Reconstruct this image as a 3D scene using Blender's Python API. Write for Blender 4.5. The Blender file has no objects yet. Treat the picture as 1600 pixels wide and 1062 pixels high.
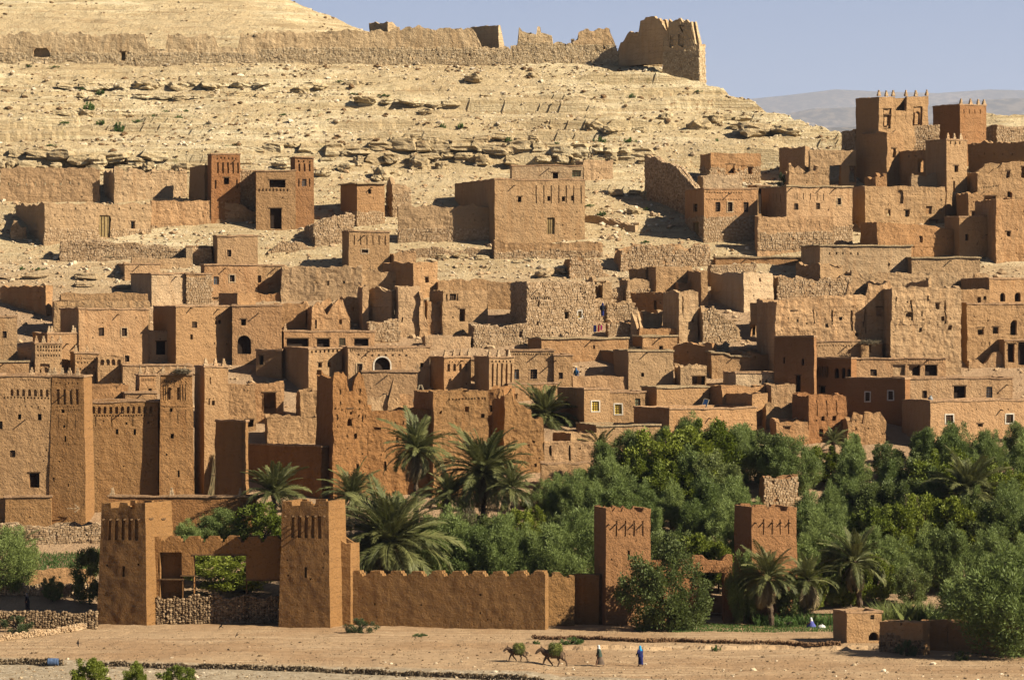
import bpy, bmesh, math, random
from mathutils import Vector, noise, Matrix
R = math.radians
sc = bpy.context.scene
COL = sc.collection
# ------------------------------------------------------------ camera, sky, sun, exposure
EYE = 28.0          # metres above the river bed
FPX = 5840.0        # focal length in pixels of a 1600 px wide picture
HOR = 480.0         # picture row of the horizon
cam = bpy.data.cameras.new('camera'); camo = bpy.data.objects.new('camera', cam); COL.objects.link(camo)
camo.location = (0, 0, EYE); camo.rotation_euler = (R(90), 0, 0)
cam.sensor_width = 36; cam.lens = FPX/1600*36; cam.shift_y = -(531-HOR)/1600
cam.clip_start = 1; cam.clip_end = 150000
sc.camera = camo
SUN = Vector((.76, -.33, .56)).normalized()
w = bpy.data.worlds.new('World'); sc.world = w; w.use_nodes = True
nt = w.node_tree; nt.nodes.clear()
wo = nt.nodes.new('ShaderNodeOutputWorld'); bg = nt.nodes.new('ShaderNodeBackground'); sk = nt.nodes.new('ShaderNodeTexSky')
sk.sky_type = 'NISHITA'; sk.sun_disc = False; sk.sun_elevation = math.asin(SUN.z); sk.sun_rotation = math.atan2(SUN.x, SUN.y)
sk.altitude = 1300; sk.air_density = .35; sk.dust_density = .25; sk.ozone_density = 1.0
bg.inputs[1].default_value = .05
nt.links.new(sk.outputs[0], bg.inputs[0]); nt.links.new(bg.outputs[0], wo.inputs[0])
sl_ = bpy.data.lights.new('sun', 'SUN'); sl_.energy = 5.0; sl_.angle = R(.5); sl_.color = (1, .90, .74)
slo = bpy.data.objects.new('sun', sl_); COL.objects.link(slo); slo.location = (100, 0, 200)
slo.rotation_euler = SUN.to_track_quat('Z', 'Y').to_euler()
vs = sc.view_settings; vs.view_transform = 'Standard'; vs.look = 'None'; vs.exposure = 1.42; vs.gamma = 1; vs.use_curve_mapping = False
sc.cycles.max_bounces = 5; sc.cycles.diffuse_bounces = 1; sc.cycles.transparent_max_bounces = 4; sc.cycles.volume_bounces = 0
sc.cycles.use_denoising = True
rng = random.Random(7)
HAZE = .000024
ALB = .70    # one brightness scale for every painted or earthen surface

# ------------------------------------------------------------ materials
def srgb(r, g, b):
    f = lambda c: (c/255/12.92) if c/255 <= .04045 else ((c/255+.055)/1.055)**2.4
    return (f(r), f(g), f(b))
class NT:
    def __init__(s, name, rough=.95):
        s.m = bpy.data.materials.new(name); s.m.use_nodes = True; s.t = s.m.node_tree; s.t.nodes.clear()
        s.o = s.n('OutputMaterial'); s.b = s.n('BsdfPrincipled'); s.b.inputs['Roughness'].default_value = rough
        s.b.inputs['Specular IOR Level'].default_value = .15
        s.l(s.b.outputs[0], s.o.inputs[0]); s.pos = s.n('NewGeometry').outputs['Position']
    def n(s, t): return s.t.nodes.new('ShaderNode'+t)
    def l(s, a, b): s.t.links.new(a, b)
    def objco(s): s.pos = s.n('TexCoord').outputs['Object']
    def vec(s, sx, sy, sz):
        m = s.n('Mapping'); s.l(s.pos, m.inputs[0]); m.inputs['Scale'].default_value = (sx, sy, sz); return m.outputs[0]
    def noise(s, scale, detail=4, v=None, rough=.55):
        n = s.n('TexNoise'); s.l(v or s.pos, n.inputs['Vector']); n.inputs['Scale'].default_value = scale
        n.inputs['Detail'].default_value = detail; n.inputs['Roughness'].default_value = rough; return n.outputs[0]
    def vor(s, scale, feat='F1', v=None, out=0, rnd=1):
        n = s.n('TexVoronoi'); n.feature = feat; s.l(v or s.pos, n.inputs['Vector']); n.inputs['Scale'].default_value = scale
        n.inputs['Randomness'].default_value = rnd; return n.outputs[out]
    def ramp(s, x, stops):
        n = s.n('ValToRGB'); s.l(x, n.inputs[0]); e = n.color_ramp.elements
        while len(e) < len(stops): e.new(.5)
        for k, (p, c) in enumerate(stops):
            e[k].position = p; e[k].color = (*c, 1) if not isinstance(c, (int, float)) else (c, c, c, 1)
        return n.outputs[0]
    def mix(s, a, b, f, mode='MIX'):
        n = s.n('Mix'); n.data_type = 'RGBA'; n.blend_type = mode
        for k, x in ((6, a), (7, b), (0, f)):
            if hasattr(x, 'is_linked'): s.l(x, n.inputs[k])
            elif isinstance(x, (int, float)): n.inputs[k].default_value = x if k == 0 else (x, x, x, 1)
            else: n.inputs[k].default_value = (*x, 1)
        return n.outputs[2]
    def math(s, op, a, b=0, c=0):
        n = s.n('Math'); n.operation = op
        for k, x in enumerate((a, b, c)):
            if hasattr(x, 'is_linked'): s.l(x, n.inputs[k])
            else: n.inputs[k].default_value = x
        return n.outputs[0]
    def sep(s, k):
        n = s.n('SeparateXYZ'); s.l(s.pos, n.inputs[0]); return n.outputs[k]
    def rnd(s): return s.n('ObjectInfo').outputs['Random']
    def island(s): return s.n('NewGeometry').outputs['Random Per Island']
    def base(s, c):
        if hasattr(c, 'is_linked'): c = s.mix(c, ALB, 1, 'MULTIPLY'); s.l(c, s.b.inputs['Base Color'])
        else: s.b.inputs['Base Color'].default_value = (*sc_(c, ALB), 1)
        return c
    def bump(s, h, dist=.08, st=1.0):
        n = s.n('Bump'); n.inputs['Strength'].default_value = st; n.inputs['Distance'].default_value = dist
        s.l(h, n.inputs['Height']); s.l(n.outputs[0], s.b.inputs['Normal'])
def sc_(c, k): return tuple(min(1, x*k) for x in c)
M = {}
def mud(name, c, course=.35, blot=.16):
    t = NT('mud_plaster_'+name)
    big = t.noise(.16, 3); mid = t.noise(.9, 5, rough=.65); fine = t.noise(5, 5, rough=.7)
    streak = t.noise(1, 4, t.vec(1.6, 1.6, .22))
    z = t.sep(2); wob = t.noise(.35, 2)
    fr = t.math('FRACT', t.math('ADD', t.math('MULTIPLY', z, 1.18), t.math('MULTIPLY', wob, .9)))
    line = t.math('LESS_THAN', t.math('ABSOLUTE', t.math('SUBTRACT', fr, .5)), .035)
    line = t.math('MULTIPLY', line, t.math('GREATER_THAN', mid, .47))
    col = t.mix(sc_(c, 1-blot*1.5), sc_(c, 1+blot*1.2), t.ramp(big, [(.3, 0), (.7, 1)]))
    col = t.mix(col, sc_((c[0]*.82, c[1]*.74, c[2]*.66), 1), t.math('MULTIPLY', t.ramp(streak, [(.46, 0), (.66, 1)]), .8))
    col = t.mix(col, sc_((c[0]*1.2, c[1]*1.2, c[2]*1.22), 1), t.math('MULTIPLY', t.ramp(mid, [(.52, 0), (.7, 1)]), .5))
    col = t.mix(col, sc_(c, .6), t.math('MULTIPLY', t.ramp(fine, [(.28, 1), (.45, 0)]), .6))
    col = t.mix(col, sc_(c, .62), t.math('MULTIPLY', line, course))
    col = t.mix(col, sc_((c[0]*.97, c[1]*.92, c[2]*.86), .86), t.rnd())
    rr = t.math('FRACT', t.math('MULTIPLY', t.rnd(), 7.13)); tint = t.n('Mix'); tint.data_type = 'RGBA'; tint.blend_type = 'MULTIPLY'; tint.inputs[0].default_value = 1; t.l(col, tint.inputs[6]); t.l(t.ramp(rr, [(0, (1.0, .90, .82)), (.5, (1, 1, 1)), (1, (1, 1.04, 1.08))]), tint.inputs[7]); col = tint.outputs[2]
    pit = t.vor(3.1); pits = t.math('MULTIPLY', t.ramp(pit, [(.06, 1), (.16, 0)]), t.math('GREATER_THAN', t.noise(.5, 2), .5))
    col = t.mix(col, sc_(c, .42), t.math('MULTIPLY', pits, .55))
    t.base(col)
    h = t.math('ADD', t.math('MULTIPLY', mid, 1.0), t.math('MULTIPLY', fine, .5))
    h = t.math('SUBTRACT', h, t.math('MULTIPLY', line, .35*course)); h = t.math('SUBTRACT', h, t.math('MULTIPLY', pits, .6))
    t.bump(h, .30, 1)
    M[name] = t.m
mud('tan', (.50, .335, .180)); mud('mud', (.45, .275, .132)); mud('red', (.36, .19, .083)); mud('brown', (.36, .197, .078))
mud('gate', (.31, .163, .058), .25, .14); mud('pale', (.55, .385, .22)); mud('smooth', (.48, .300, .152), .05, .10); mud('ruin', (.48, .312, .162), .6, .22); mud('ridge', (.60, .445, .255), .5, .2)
def stones_mat(name, cs, joint):
    t = NT('rubble_'+name)
    v = t.vor(2.6, 'DISTANCE_TO_EDGE'); cell = t.vor(2.6, 'F1', out=1); fine = t.noise(6, 4)
    n = t.n('SeparateColor'); t.l(cell, n.inputs[0])
    col = t.ramp(n.outputs[0], [(0, cs[0]), (.5, cs[1]), (1, cs[2])])
    col = t.mix(col, sc_(cs[1], .6), t.math('MULTIPLY', t.ramp(fine, [(.3, 1), (.5, 0)]), .5))
    col = t.mix(joint, col, t.ramp(v, [(.02, 0), (.07, 1)]))
    t.base(col); t.bump(t.math('ADD', t.ramp(v, [(0, 0), (.12, 1)]), t.math('MULTIPLY', fine, .3)), .14, 1); M[name] = t.m
stones_mat('rubble', [(.38, .245, .13), (.50, .34, .19), (.60, .435, .265)], (.30, .19, .10))
def stone_piece(name, a, b, c):
    t = NT('stone_'+name); t.objco(); i = t.island(); f = t.noise(3, 4)
    col = t.ramp(i, [(0, a), (.5, b), (1, c)]); col = t.mix(col, sc_(a, .6), t.math('MULTIPLY', t.ramp(f, [(.35, 1), (.5, 0)]), .45))
    t.base(col); t.bump(f, .08); M[name] = t.m
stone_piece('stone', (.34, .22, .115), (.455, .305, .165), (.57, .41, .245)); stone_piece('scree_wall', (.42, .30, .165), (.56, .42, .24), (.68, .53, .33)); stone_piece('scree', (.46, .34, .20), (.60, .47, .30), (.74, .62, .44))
stone_piece('drystone', (.13, .082, .042), (.23, .15, .078), (.38, .265, .15)); stone_piece('shade_toned_stone', (.09, .06, .032), (.17, .12, .065), (.30, .22, .13))  # both darkened to put the shade of unlit faces into the stone colour
def rock(name, c, c2):
    t = NT('rock_'+name); z = t.n('Mapping'); t.l(t.pos, z.inputs[0]); z.inputs['Scale'].default_value = (.12, .12, 1.1)
    strata = t.noise(1.6, 6, z.outputs[0], .7); mid = t.noise(.7, 6, rough=.7); fine = t.noise(4, 5, rough=.7); big = t.noise(.05, 3)
    col = t.mix(c, c2, t.ramp(strata, [(.35, 0), (.65, 1)]))
    col = t.mix(col, sc_((c[0], c[1]*.84, c[2]*.68), .78), t.math('MULTIPLY', t.ramp(big, [(.45, 0), (.62, 1)]), .6))
    col = t.mix(col, sc_((c[0], c[1]*.82, c[2]*.66), .62), t.math('MULTIPLY', t.ramp(mid, [(.3, 1), (.48, 0)]), .7))
    col = t.mix(col, sc_((c[0], c[1]*.85, c[2]*.7), .5), t.math('MULTIPLY', t.ramp(fine, [(.3, 1), (.44, 0)]), .6))
    t.base(col); t.bump(t.math('ADD', t.math('MULTIPLY', mid, 1.2), t.math('ADD', fine, t.math('MULTIPLY', strata, .8))), .4, 1); M[name] = t.m
rock('rock', (.66, .53, .345), (.56, .43, .26))
rock('boulder', (.68, .54, .34), (.56, .42, .245))
def flat(name, c, var=.15, rough=.9, scale=4, objc=True):
    t = NT(name, rough)
    if objc: t.objco()
    f = t.noise(scale, 4); t.base(t.mix(sc_(c, 1-var*2), sc_(c, 1+var), t.ramp(f, [(.3, 0), (.7, 1)]))); t.bump(f, .03); M[name] = t.m
flat('wood', (.13, .075, .035)); flat('opening_shade', (.035, .022, .014)); flat('door_wood', (.34, .24, .10)); flat('pale_wood', (.42, .33, .2))  # the darkest tone here paints the shade inside windows and doorways
flat('white_paint', (.60, .52, .40), .15); flat('yellow_paint', (.62, .43, .04), .1); flat('blue_paint', (.10, .15, .19), .2); flat('green_paint', (.13, .17, .10), .2)
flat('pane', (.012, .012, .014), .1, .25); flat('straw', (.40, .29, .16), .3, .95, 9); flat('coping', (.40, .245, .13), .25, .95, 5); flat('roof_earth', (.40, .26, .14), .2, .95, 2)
flat('cloth_dark', (.012, .012, .018)); flat('cloth_green', (.055, .075, .055)); flat('cloth_brown', (.14, .10, .07)); flat('cloth_blue', (.014, .02, .10)); flat('cloth_cyan', (.02, .30, .55)); flat('cloth_white', (.65, .63, .58), .1)
flat('cloth_robe', (.03, .10, .22)); flat('cloth_red', (.35, .03, .03)); flat('cloth_pink', (.55, .04, .22)); flat('skin', (.30, .16, .09), .05); flat('hide_dark', (.12, .075, .045)); flat('hide_grey', (.17, .155, .14)); flat('hide_pale', (.42, .38, .32)); flat('hay', (.36, .36, .09), .35, .95, 8)
flat('plastic_blue', (.09, .14, .24), .2, .5); flat('panel_blue', (.03, .07, .16), .1, .2); flat('metal', (.25, .25, .24), .1, .4); flat('feather', (.015, .013, .012))
flat('bark', (.12, .085, .055), .3, .95, 6); flat('palm_bark', (.13, .09, .055), .4, .95, 9); flat('twig', (.16, .125, .075), .3)
def leaf(name, a, b, tr=.35):
    t = NT('leaf_'+name, .6); t.b.inputs['Specular IOR Level'].default_value = .25
    i = t.island(); col = t.mix(a, b, i); r = t.mix(sc_(a, .75), sc_((b[0]*1.12, b[1]*1.05, b[2]), 1.15), t.rnd()); col = t.mix(col, r, .5); col = t.base(col)
    d = t.n('BsdfTranslucent'); t.l(col, d.inputs[0]); x = t.n('MixShader'); x.inputs[0].default_value = tr
    t.l(t.b.outputs[0], x.inputs[1]); t.l(d.outputs[0], x.inputs[2]); t.l(x.outputs[0], t.o.inputs[0]); M[name] = t.m
leaf('tamarisk', (.135, .19, .04), (.25, .315, .095), .35); leaf('olive', (.10, .135, .028), (.18, .215, .066), .35); leaf('almond', (.12, .165, .014), (.225, .265, .034), .35)
leaf('reed', (.14, .18, .04), (.30, .32, .09)); leaf('palm', (.09, .105, .030), (.19, .195, .065), .25); leaf('dry_palm', (.20, .15, .07), (.30, .24, .12), .2); leaf('grass', (.05, .11, .02), (.11, .19, .04)); leaf('scrub', (.05, .08, .025), (.10, .13, .05)); leaf('dry', (.14, .115, .06), (.24, .19, .10))

# ------------------------------------------------------------ geometry helpers
def at(px, py, d): return Vector(((px-800)/FPX*d, d, EYE+(HOR-py)/FPX*d))
PROF = [(1062, 281), (1010, 308.5), (975, 330.3), (940, 338), (870, 352), (820, 362), (775, 372), (700, 386), (640, 398), (600, 406), (550, 416), (500, 427), (450, 439), (400, 451), (350, 464), (300, 477), (270, 485), (255, 489), (232, 491.5), (215, 499), (200, 504), (170, 516), (163, 517.2), (150, 523), (133, 530), (124, 531), (100, 541)]
def D(py):
    for (a, da), (b, db) in zip(PROF, PROF[1:]):
        if py >= b or b == 100: return da+(a-py)/(a-b)*(db-da)
def mesh_obj(name, verts, faces, mat, parent=None, smooth=False):
    me = bpy.data.meshes.new(name); me.from_pydata([tuple(v) for v in verts], [], faces); me.update()
    ms = mat if isinstance(mat, (list, tuple)) else [mat]
    for m in ms: me.materials.append(M[m])
    if smooth: me.polygons.foreach_set('use_smooth', [True]*len(me.polygons))
    o = bpy.data.objects.new(name, me); COL.objects.link(o)
    if parent: o.parent = parent
    return o
def empty(name, loc, rz=0):
    o = bpy.data.objects.new(name, None); COL.objects.link(o); o.location = loc; o.rotation_euler = (0, 0, rz); o.empty_display_size = .3; return o
def tag(o, label=None, cat=None, group=None, kind=None):
    for k, v in (('label', label), ('category', cat), ('group', group), ('kind', kind)):
        if v: o[k] = v
    return o
def copy_tree(o, parent=None):
    c = o.copy(); COL.objects.link(c); c.parent = parent
    for ch in o.children: copy_tree(ch, c)
    return c
class MB:
    def __init__(s): s.v = []; s.f = []
    def quad(s, a, b, c, d): n = len(s.v); s.v += [a, b, c, d]; s.f.append((n, n+1, n+2, n+3))
    def box(s, c, h, rot=None, jit=0, r=None):
        n = len(s.v)
        for k in range(8):
            p = Vector(((k & 1)*2-1, (k >> 1 & 1)*2-1, (k >> 2)*2-1)); p = Vector((p.x*h[0], p.y*h[1], p.z*h[2]))
            if jit: p += Vector((r.uniform(-jit, jit), r.uniform(-jit, jit), r.uniform(-jit, jit)))
            if rot is not None: p = rot @ p
            s.v.append(Vector(c)+p)
        s.f += [tuple(n+i for i in q) for q in ((0, 2, 3, 1), (4, 5, 7, 6), (0, 1, 5, 4), (2, 6, 7, 3), (0, 4, 6, 2), (1, 3, 7, 5))]
    def tube(s, pts, rad, k=6):
        n0 = len(s.v); pts = [Vector(p) for p in pts]
        for i, p in enumerate(pts):
            t = (pts[min(i+1, len(pts)-1)]-pts[max(i-1, 0)]).normalized()
            a = t.orthogonal().normalized() if abs(t.z) > .9 else t.cross(Vector((0, 0, 1))).normalized()
            b = t.cross(a); r = rad[i] if isinstance(rad, (list, tuple)) else rad
            for j in range(k):
                q = 2*math.pi*j/k; s.v.append(p+(a*math.cos(q)+b*math.sin(q))*r)
        for i in range(len(pts)-1):
            for j in range(k):
                s.f.append((n0+i*k+j, n0+i*k+(j+1) % k, n0+(i+1)*k+(j+1) % k, n0+(i+1)*k+j))
        s.f.append(tuple(n0+j for j in range(k))[::-1]); s.f.append(tuple(n0+(len(pts)-1)*k+j for j in range(k)))
    def blob(s, c, r, rr, jit=.25, flatb=0):
        n = len(s.v); q = Matrix.Rotation(rr.uniform(0, 6.28), 3, 'Z') @ Matrix.Rotation(rr.uniform(-.5, .5), 3, 'X')
        for p in ICO_V:
            p = Vector((p.x*r[0], p.y*r[1], p.z*r[2]))*(1+rr.uniform(-jit, jit)); s.v.append(Vector(c)+q @ p)
        s.f += [tuple(n+i for i in f) for f in ICO_F]
    def obj(s, name, mat, parent=None, smooth=False): return mesh_obj(name, s.v, s.f, mat, parent, smooth)
def ico(sub):
    bm = bmesh.new(); bmesh.ops.create_icosphere(bm, subdivisions=sub, radius=1); bm.verts.index_update()
    r = [v.co.copy() for v in bm.verts], [tuple(v.index for v in f.verts) for f in bm.faces]; bm.free(); return r
ICO_V, ICO_F = ico(1)
def lerp(a, b, t): return a+(b-a)*t
def pl(pts, x):
    if x <= pts[0][0]: return pts[0][1]
    for (a, ya), (b, yb) in zip(pts, pts[1:]):
        if x <= b: return lerp(ya, yb, (x-a)/max(1e-9, b-a))
    return pts[-1][1]
def smooth(a, b, x): t = max(0, min(1, (x-a)/(b-a))); return t*t*(3-2*t)

# ------------------------------------------------------------ mud buildings
SEED = [0]
REV = {'d': .5, 'a': .5, 'g': .22, 'b': .16, 'v': .14, 'y': .12, 'f': .16, 'p': .2, 'n': .24, 'm': .26, 'h': .3, 't': .16}
def B(name, label, x0, x1, y0, y1, feats='', d=None, sl=0, sr=0, yaw=None, T=None, mat='mud', tp=0, top=None, rag=0, roof=1, cop=None, st=None, stmat='stone', cat=None, group=None, step=.45, amp=1.0, emb=1.6, spur='coping', wt=.45):
    amp = min(amp, 1.3); SEED[0] += 1; sd = SEED[0]; rr = random.Random(sd*31)
    so = Vector((sd*17.3, sd*5.1, sd*9.7))
    d = d or D(y1)
    if yaw is None: yaw = 14 if sl else (-14 if sr else 10)
    ya = R(yaw); cx = (x0+x1)/2
    C = at(cx, y1, d); s_ = d/FPX
    n = Vector((math.sin(ya), -math.cos(ya), 0)); tv = Vector((math.cos(ya), math.sin(ya), 0)); bk = -n
    if T is None: T = (max(sl, sr)*s_/abs(math.sin(ya))) if (sl or sr) else 6.0
    def plane(px, py, P, N):       # picture point on one wall of this house -> point
        r = Vector(((px-800)/FPX, 1, (HOR-py)/FPX)); o = Vector((0, 0, EYE)); t = (P-o).dot(N)/r.dot(N); return o+r*t
    def uv(px, py, face='F'):
        if face == 'F': p = plane(px, py, C, n)-C; return p.dot(tv), p.z
        if face == 'L': p = plane(px, py, C+tv*u0, -tv)-C; return p.dot(bk), p.z
        p = plane(px, py, C+tv*u1, tv)-C; return p.dot(bk), p.z
    u0 = uv(x0, y1)[0]; u1 = uv(x1, y1)[0]; W = u1-u0
    if top: prof = [uv(px, py) for px, py in top]; prof = sorted(prof); Hh = max(p[1] for p in prof)
    else: Hh = uv(cx, y0)[1]; prof = [(u0, Hh), (u1, Hh)]
    pmin = min(p[1] for p in prof)
    root = empty(name, C, ya)
    if rag > .12: step = min(step, .32)
    tag(root, label, cat or name.split('_')[-1], group, 'thing')
    if tp and top: prof = [(u/(1-tp*v/Hh), v) for u, v in prof]
    def topz(x, y):
        z = pl(prof, x)
        if rag:
            q = noise.noise(Vector((x*.55, y*.55, sd*3.7)))+.6*noise.noise(Vector((x*1.7, y*1.7, sd*1.3)))
            z += rag*(q-.25)
        elif cop is None or cop or not top: z += .10*noise.noise(Vector((x*.35, y*.35, sd*2.1)))+.05*noise.noise(Vector((x*1.3, y*1.3, sd)))
        return max(.3, z)
    def warp(p):
        k = 1-tp*max(0, p[2])/Hh
        q = Vector(((p[0]-(u0+u1)/2)*k+(u0+u1)/2, (p[1]-T/2)*k+T/2, p[2]))
        a = (.12 if rag else .05)*amp; b = (.11 if rag else .04)*amp
        e = q+so
        if not rag: return q+a*noise.noise_vector(e*.42)+b*noise.noise_vector(e*1.5)
        lift = noise.noise_vector(Vector((e.x*.3, e.y*.3, math.floor(e.z/.55)*3.1)))*.05
        g = noise.noise_vector(Vector((e.x*2.0, e.y*2.0, e.z*1.0)))*.5+noise.noise_vector(e*2.6)*.55
        return q+a*noise.noise_vector(e*.42)+b*g+Vector((lift.x, lift.y, 0))
    # openings
    if roof and W > 3 and 's:' not in feats and rr.random() < .6: feats += ';s:%.1f,%.1f' % (rr.uniform(lerp(x0, x1, .2), lerp(x0, x1, .8)), lerp(y0, y1, .09))
    holes = {'F': [], 'L': [], 'R': []}; items = []
    for f in filter(None, (s.strip() for s in feats.split(';'))):
        k, v = f.split(':'); v = [float(q) for q in v.split(',')]; face = 'F'
        if k[0] in 'LR': face = k[0]; k = k[1:]
        fill = .5; cnt = 1
        if '@' in k: k, fl = k.split('@'); fill = float(fl)
        if '*' in k: k, c_ = k.split('*'); cnt = int(c_)
        if k in ('s', 'c', 'l'): items.append((k, face, v, cnt)); continue
        xa, ya_, xb, yb = v; pitch = (xb-xa)/cnt
        for i in range(cnt):
            if cnt > 1: l_ = xa+pitch*(i+.5-fill/2); r_ = l_+pitch*fill
            else: l_, r_ = xa, xb
            A = uv(l_, yb, face); Bq = uv(r_, ya_, face); ua, ub = sorted((A[0], Bq[0])); va, vb_ = A[1], Bq[1]
            if tp: kk = 1-tp*(va+vb_)/2/Hh; ua /= kk; ub /= kk
            if k == 'h': jx = rr.uniform(-.1, .1); jz = rr.uniform(-.08, .08); ua += jx; ub += jx; va += jz; vb_ += jz
            va = max(va, .02)
            lim0, lim1 = ((u0, u1) if face == 'F' else (0, T))
            ua = max(ua, lim0+.06); ub = min(ub, lim1-.06)
            if ub-ua < .03 or vb_-va < .03: continue
            holes[face].append((ua, ub, va, vb_)); items.append((k, face, (ua, ub, va, vb_), 1))
    if W > 3 and pmin > 2.2:      # scattered putlog holes and worn pits
        for _ in range(int(W*Hh*(.22 if rag else .10))):
            ua = rr.uniform(u0+.3, u1-.4); va = rr.uniform(.4, pmin*.85); va = round(va/.55)*.55+rr.uniform(-.05, .05); sz = rr.uniform(.09, .17)
            if va < .3 or any(h[0]-.25 < ua+sz and ua < h[1]+.25 and h[2]-.2 < va+sz and va < h[3]+.2 for h in holes['F']): continue
            h = (ua, ua+sz, va, va+sz*rr.uniform(.8, 1.3)); holes['F'].append(h); items.append(('h', 'F', h, 1))
    hmax = max([h[3] for q in holes.values() for h in q]+[0])
    vb = hmax+.05 if .25*pmin < hmax < pmin*.97 else .45*pmin
    if hmax >= pmin*.97: vb = .5*pmin
    P = {'F': lambda u, v, q: (u, q, v), 'K': lambda u, v, q: (u, T-q, v), 'L': lambda u, v, q: (u0+q, u, v), 'R': lambda u, v, q: (u1-q, u, v)}
    if roof and rag: roof = 0
    wm = MB()
    def panel(face, lo, hi, hs):
        nU = max(2, int((hi-lo)/step)); us = [lo+(hi-lo)*i/nU for i in range(nU+1)]
        nV = max(2, int(Hh/step)); vs_ = [-emb]+[Hh*i/nV for i in range(nV+1)]
        for h in hs: us += [h[0], h[1]]; vs_ += [h[2], h[3]]
        if face in 'FK':
            us += [p[0] for p in prof if lo < p[0] < hi]
        def uniq(a, e=.02):
            a = sorted(a); hk = [x for h in hs for x in h]; out = [a[0]]
            for x in a[1:]:
                if x-out[-1] > e: out.append(x)
                elif x in hk: out[-1] = x
            return out
        us = uniq(us, .015); vs_ = uniq(vs_)
        hid = set()
        for i in range(len(us)-1):
            uc = (us[i]+us[i+1])/2
            for h in hs:
                if h[0] < uc < h[1]:
                    for j in range(len(vs_)-1):
                        if h[2] < (vs_[j]+vs_[j+1])/2 < h[3]: hid.add((i, j))
        tops = [topz(*P[face](u, 0, 0)[:2]) for u in us]
        vmax = vs_[-1]
        def vm(v, t):
            if t >= vb: return v if v <= vb else vb+(v-vb)*(t-vb)/max(.01, vmax-vb)
            return min(v, t) if v < 0 else v*t/vmax
        def shell(q, flip, jmin=0):
            n0 = len(wm.v); m = len(vs_)
            for i, u in enumerate(us):
                uu = min(max(u, lo+q), hi-q) if q else u
                for j, v in enumerate(vs_): wm.v.append(warp(P[face](uu, vm(v, tops[i]), q)))
            for i in range(len(us)-1):
                for j in range(jmin, m-1):
                    if (i, j) in hid: continue
                    a, b, c, e = n0+i*m+j, n0+(i+1)*m+j, n0+(i+1)*m+j+1, n0+i*m+j+1
                    wm.f.append((a, b, c, e) if not flip else (e, c, b, a))
            return n0, m
        fl = face in 'LK'
        a0, m = shell(0, fl)
        jm = 0 if not roof else max(0, max([0]+[j for j, v in enumerate(vs_) if v < pmin-.7]))
        b0, m = shell(wt if T > 1.3 else min(wt, T*.45), not fl, jm)
        for i in range(len(us)-1):
            wm.f.append((a0+i*m+m-1, a0+(i+1)*m+m-1, b0+(i+1)*m+m-1, b0+i*m+m-1))
    panel('F', u0, u1, holes['F']); panel('L', 0, T, holes['L']); panel('R', 0, T, holes['R']); panel('K', u0, u1, holes['F'] if T <= 1.3 else [])
    wall = wm.obj('wall', mat, root)
    if roof:
        rm = MB(); zr = pmin-.4; k = 8
        g = [[warp((lerp(u0, u1, i/k), lerp(0, T, j/k), zr)) for j in range(k+1)] for i in range(k+1)]
        for i in range(k):
            for j in range(k): rm.quad(g[i][j], g[i+1][j], g[i+1][j+1], g[i][j+1])
        rm.obj('roof', 'roof_earth', root)
    if cop is None: cop = 1 if roof else 0
    if cop:
        cm = MB()
        def edge(a, b):
            L = (Vector(b)-Vector(a)).length; k = max(1, int(L/.7)); ax = (Vector(b)-Vector(a)).normalized(); no = Vector((ax.y, -ax.x, 0))
            ring = []
            for i in range(k+1):
                p = Vector(a)+(Vector(b)-Vector(a))*i/k; z = topz(p.x, p.y); o_ = .13*cop+rr.uniform(-.03, .05); th = .10+rr.uniform(0, .07)
                ring.append([warp((p.x, p.y, z))+no*s1*(o_ if s1 > 0 else .42)+Vector((0, 0, dz)) for s1, dz in ((1, -.03), (1, th), (-1, th), (-1, -.03))])
            n0 = len(cm.v)
            for r4 in ring: cm.v += r4
            for i in range(k):
                for j in range(4): cm.f.append((n0+i*4+j, n0+i*4+(j+1) % 4, n0+i*4+4+(j+1) % 4, n0+i*4+4+j))
            cm.f += [(n0, n0+1, n0+2, n0+3), (n0+k*4+3, n0+k*4+2, n0+k*4+1, n0+k*4)]
        e = .1
        edge((u0-e, 0, 0), (u1+e, 0, 0)); edge((u1, 0, 0), (u1, T, 0)); edge((u0, T, 0), (u0, 0, 0)); edge((u1, T, 0), (u0, T, 0))
        cm.obj('coping', spur, root)
    # parts in the openings
    for k, face, v, cnt in items:
        PF = P[face]
        if k == 's':
            for i in range(0, len(v), 2):
                a = uv(v[i], v[i+1], face); L = .32 if 'tower' in name else .6
                m = MB(); p0 = Vector(PF(a[0], a[1], .1)); p1 = Vector(PF(a[0], a[1]-.05, -L)); m.tube([p0, p1], [.07, .06], 5); m.obj('drain_spout', 'wood', root)
            continue
        if k == 'c':
            for i in range(0, len(v)):
                a = uv(v[i], y0, face)[0]; m = MB(); q = Vector(PF(a, 0, .2)); z = topz(q.x, q.y); b_ = warp((q.x, q.y, z))+Vector((0, 0, .08))
                hw = rr.uniform(.17, .24)
                for lv, (ww, hh) in enumerate(((hw, .13), (hw*.72, .13), (hw*.4, .14))):
                    m.box(b_+Vector((0, 0, .13+lv*.25)), (ww, .17-.03*lv, hh), None, .03, rr)
                m.obj('merlon', 'pale' if mat != 'gate' else 'gate', root)
            continue
        ua, ub, va, vt = v; dep = REV.get(k, .3); w_ = ub-ua; h_ = vt-va; m = MB()
        dep = min(dep, T*.9) if T > 1.3 else T
        X = lambda u, vv, q: warp(PF(u, vv, q))
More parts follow.
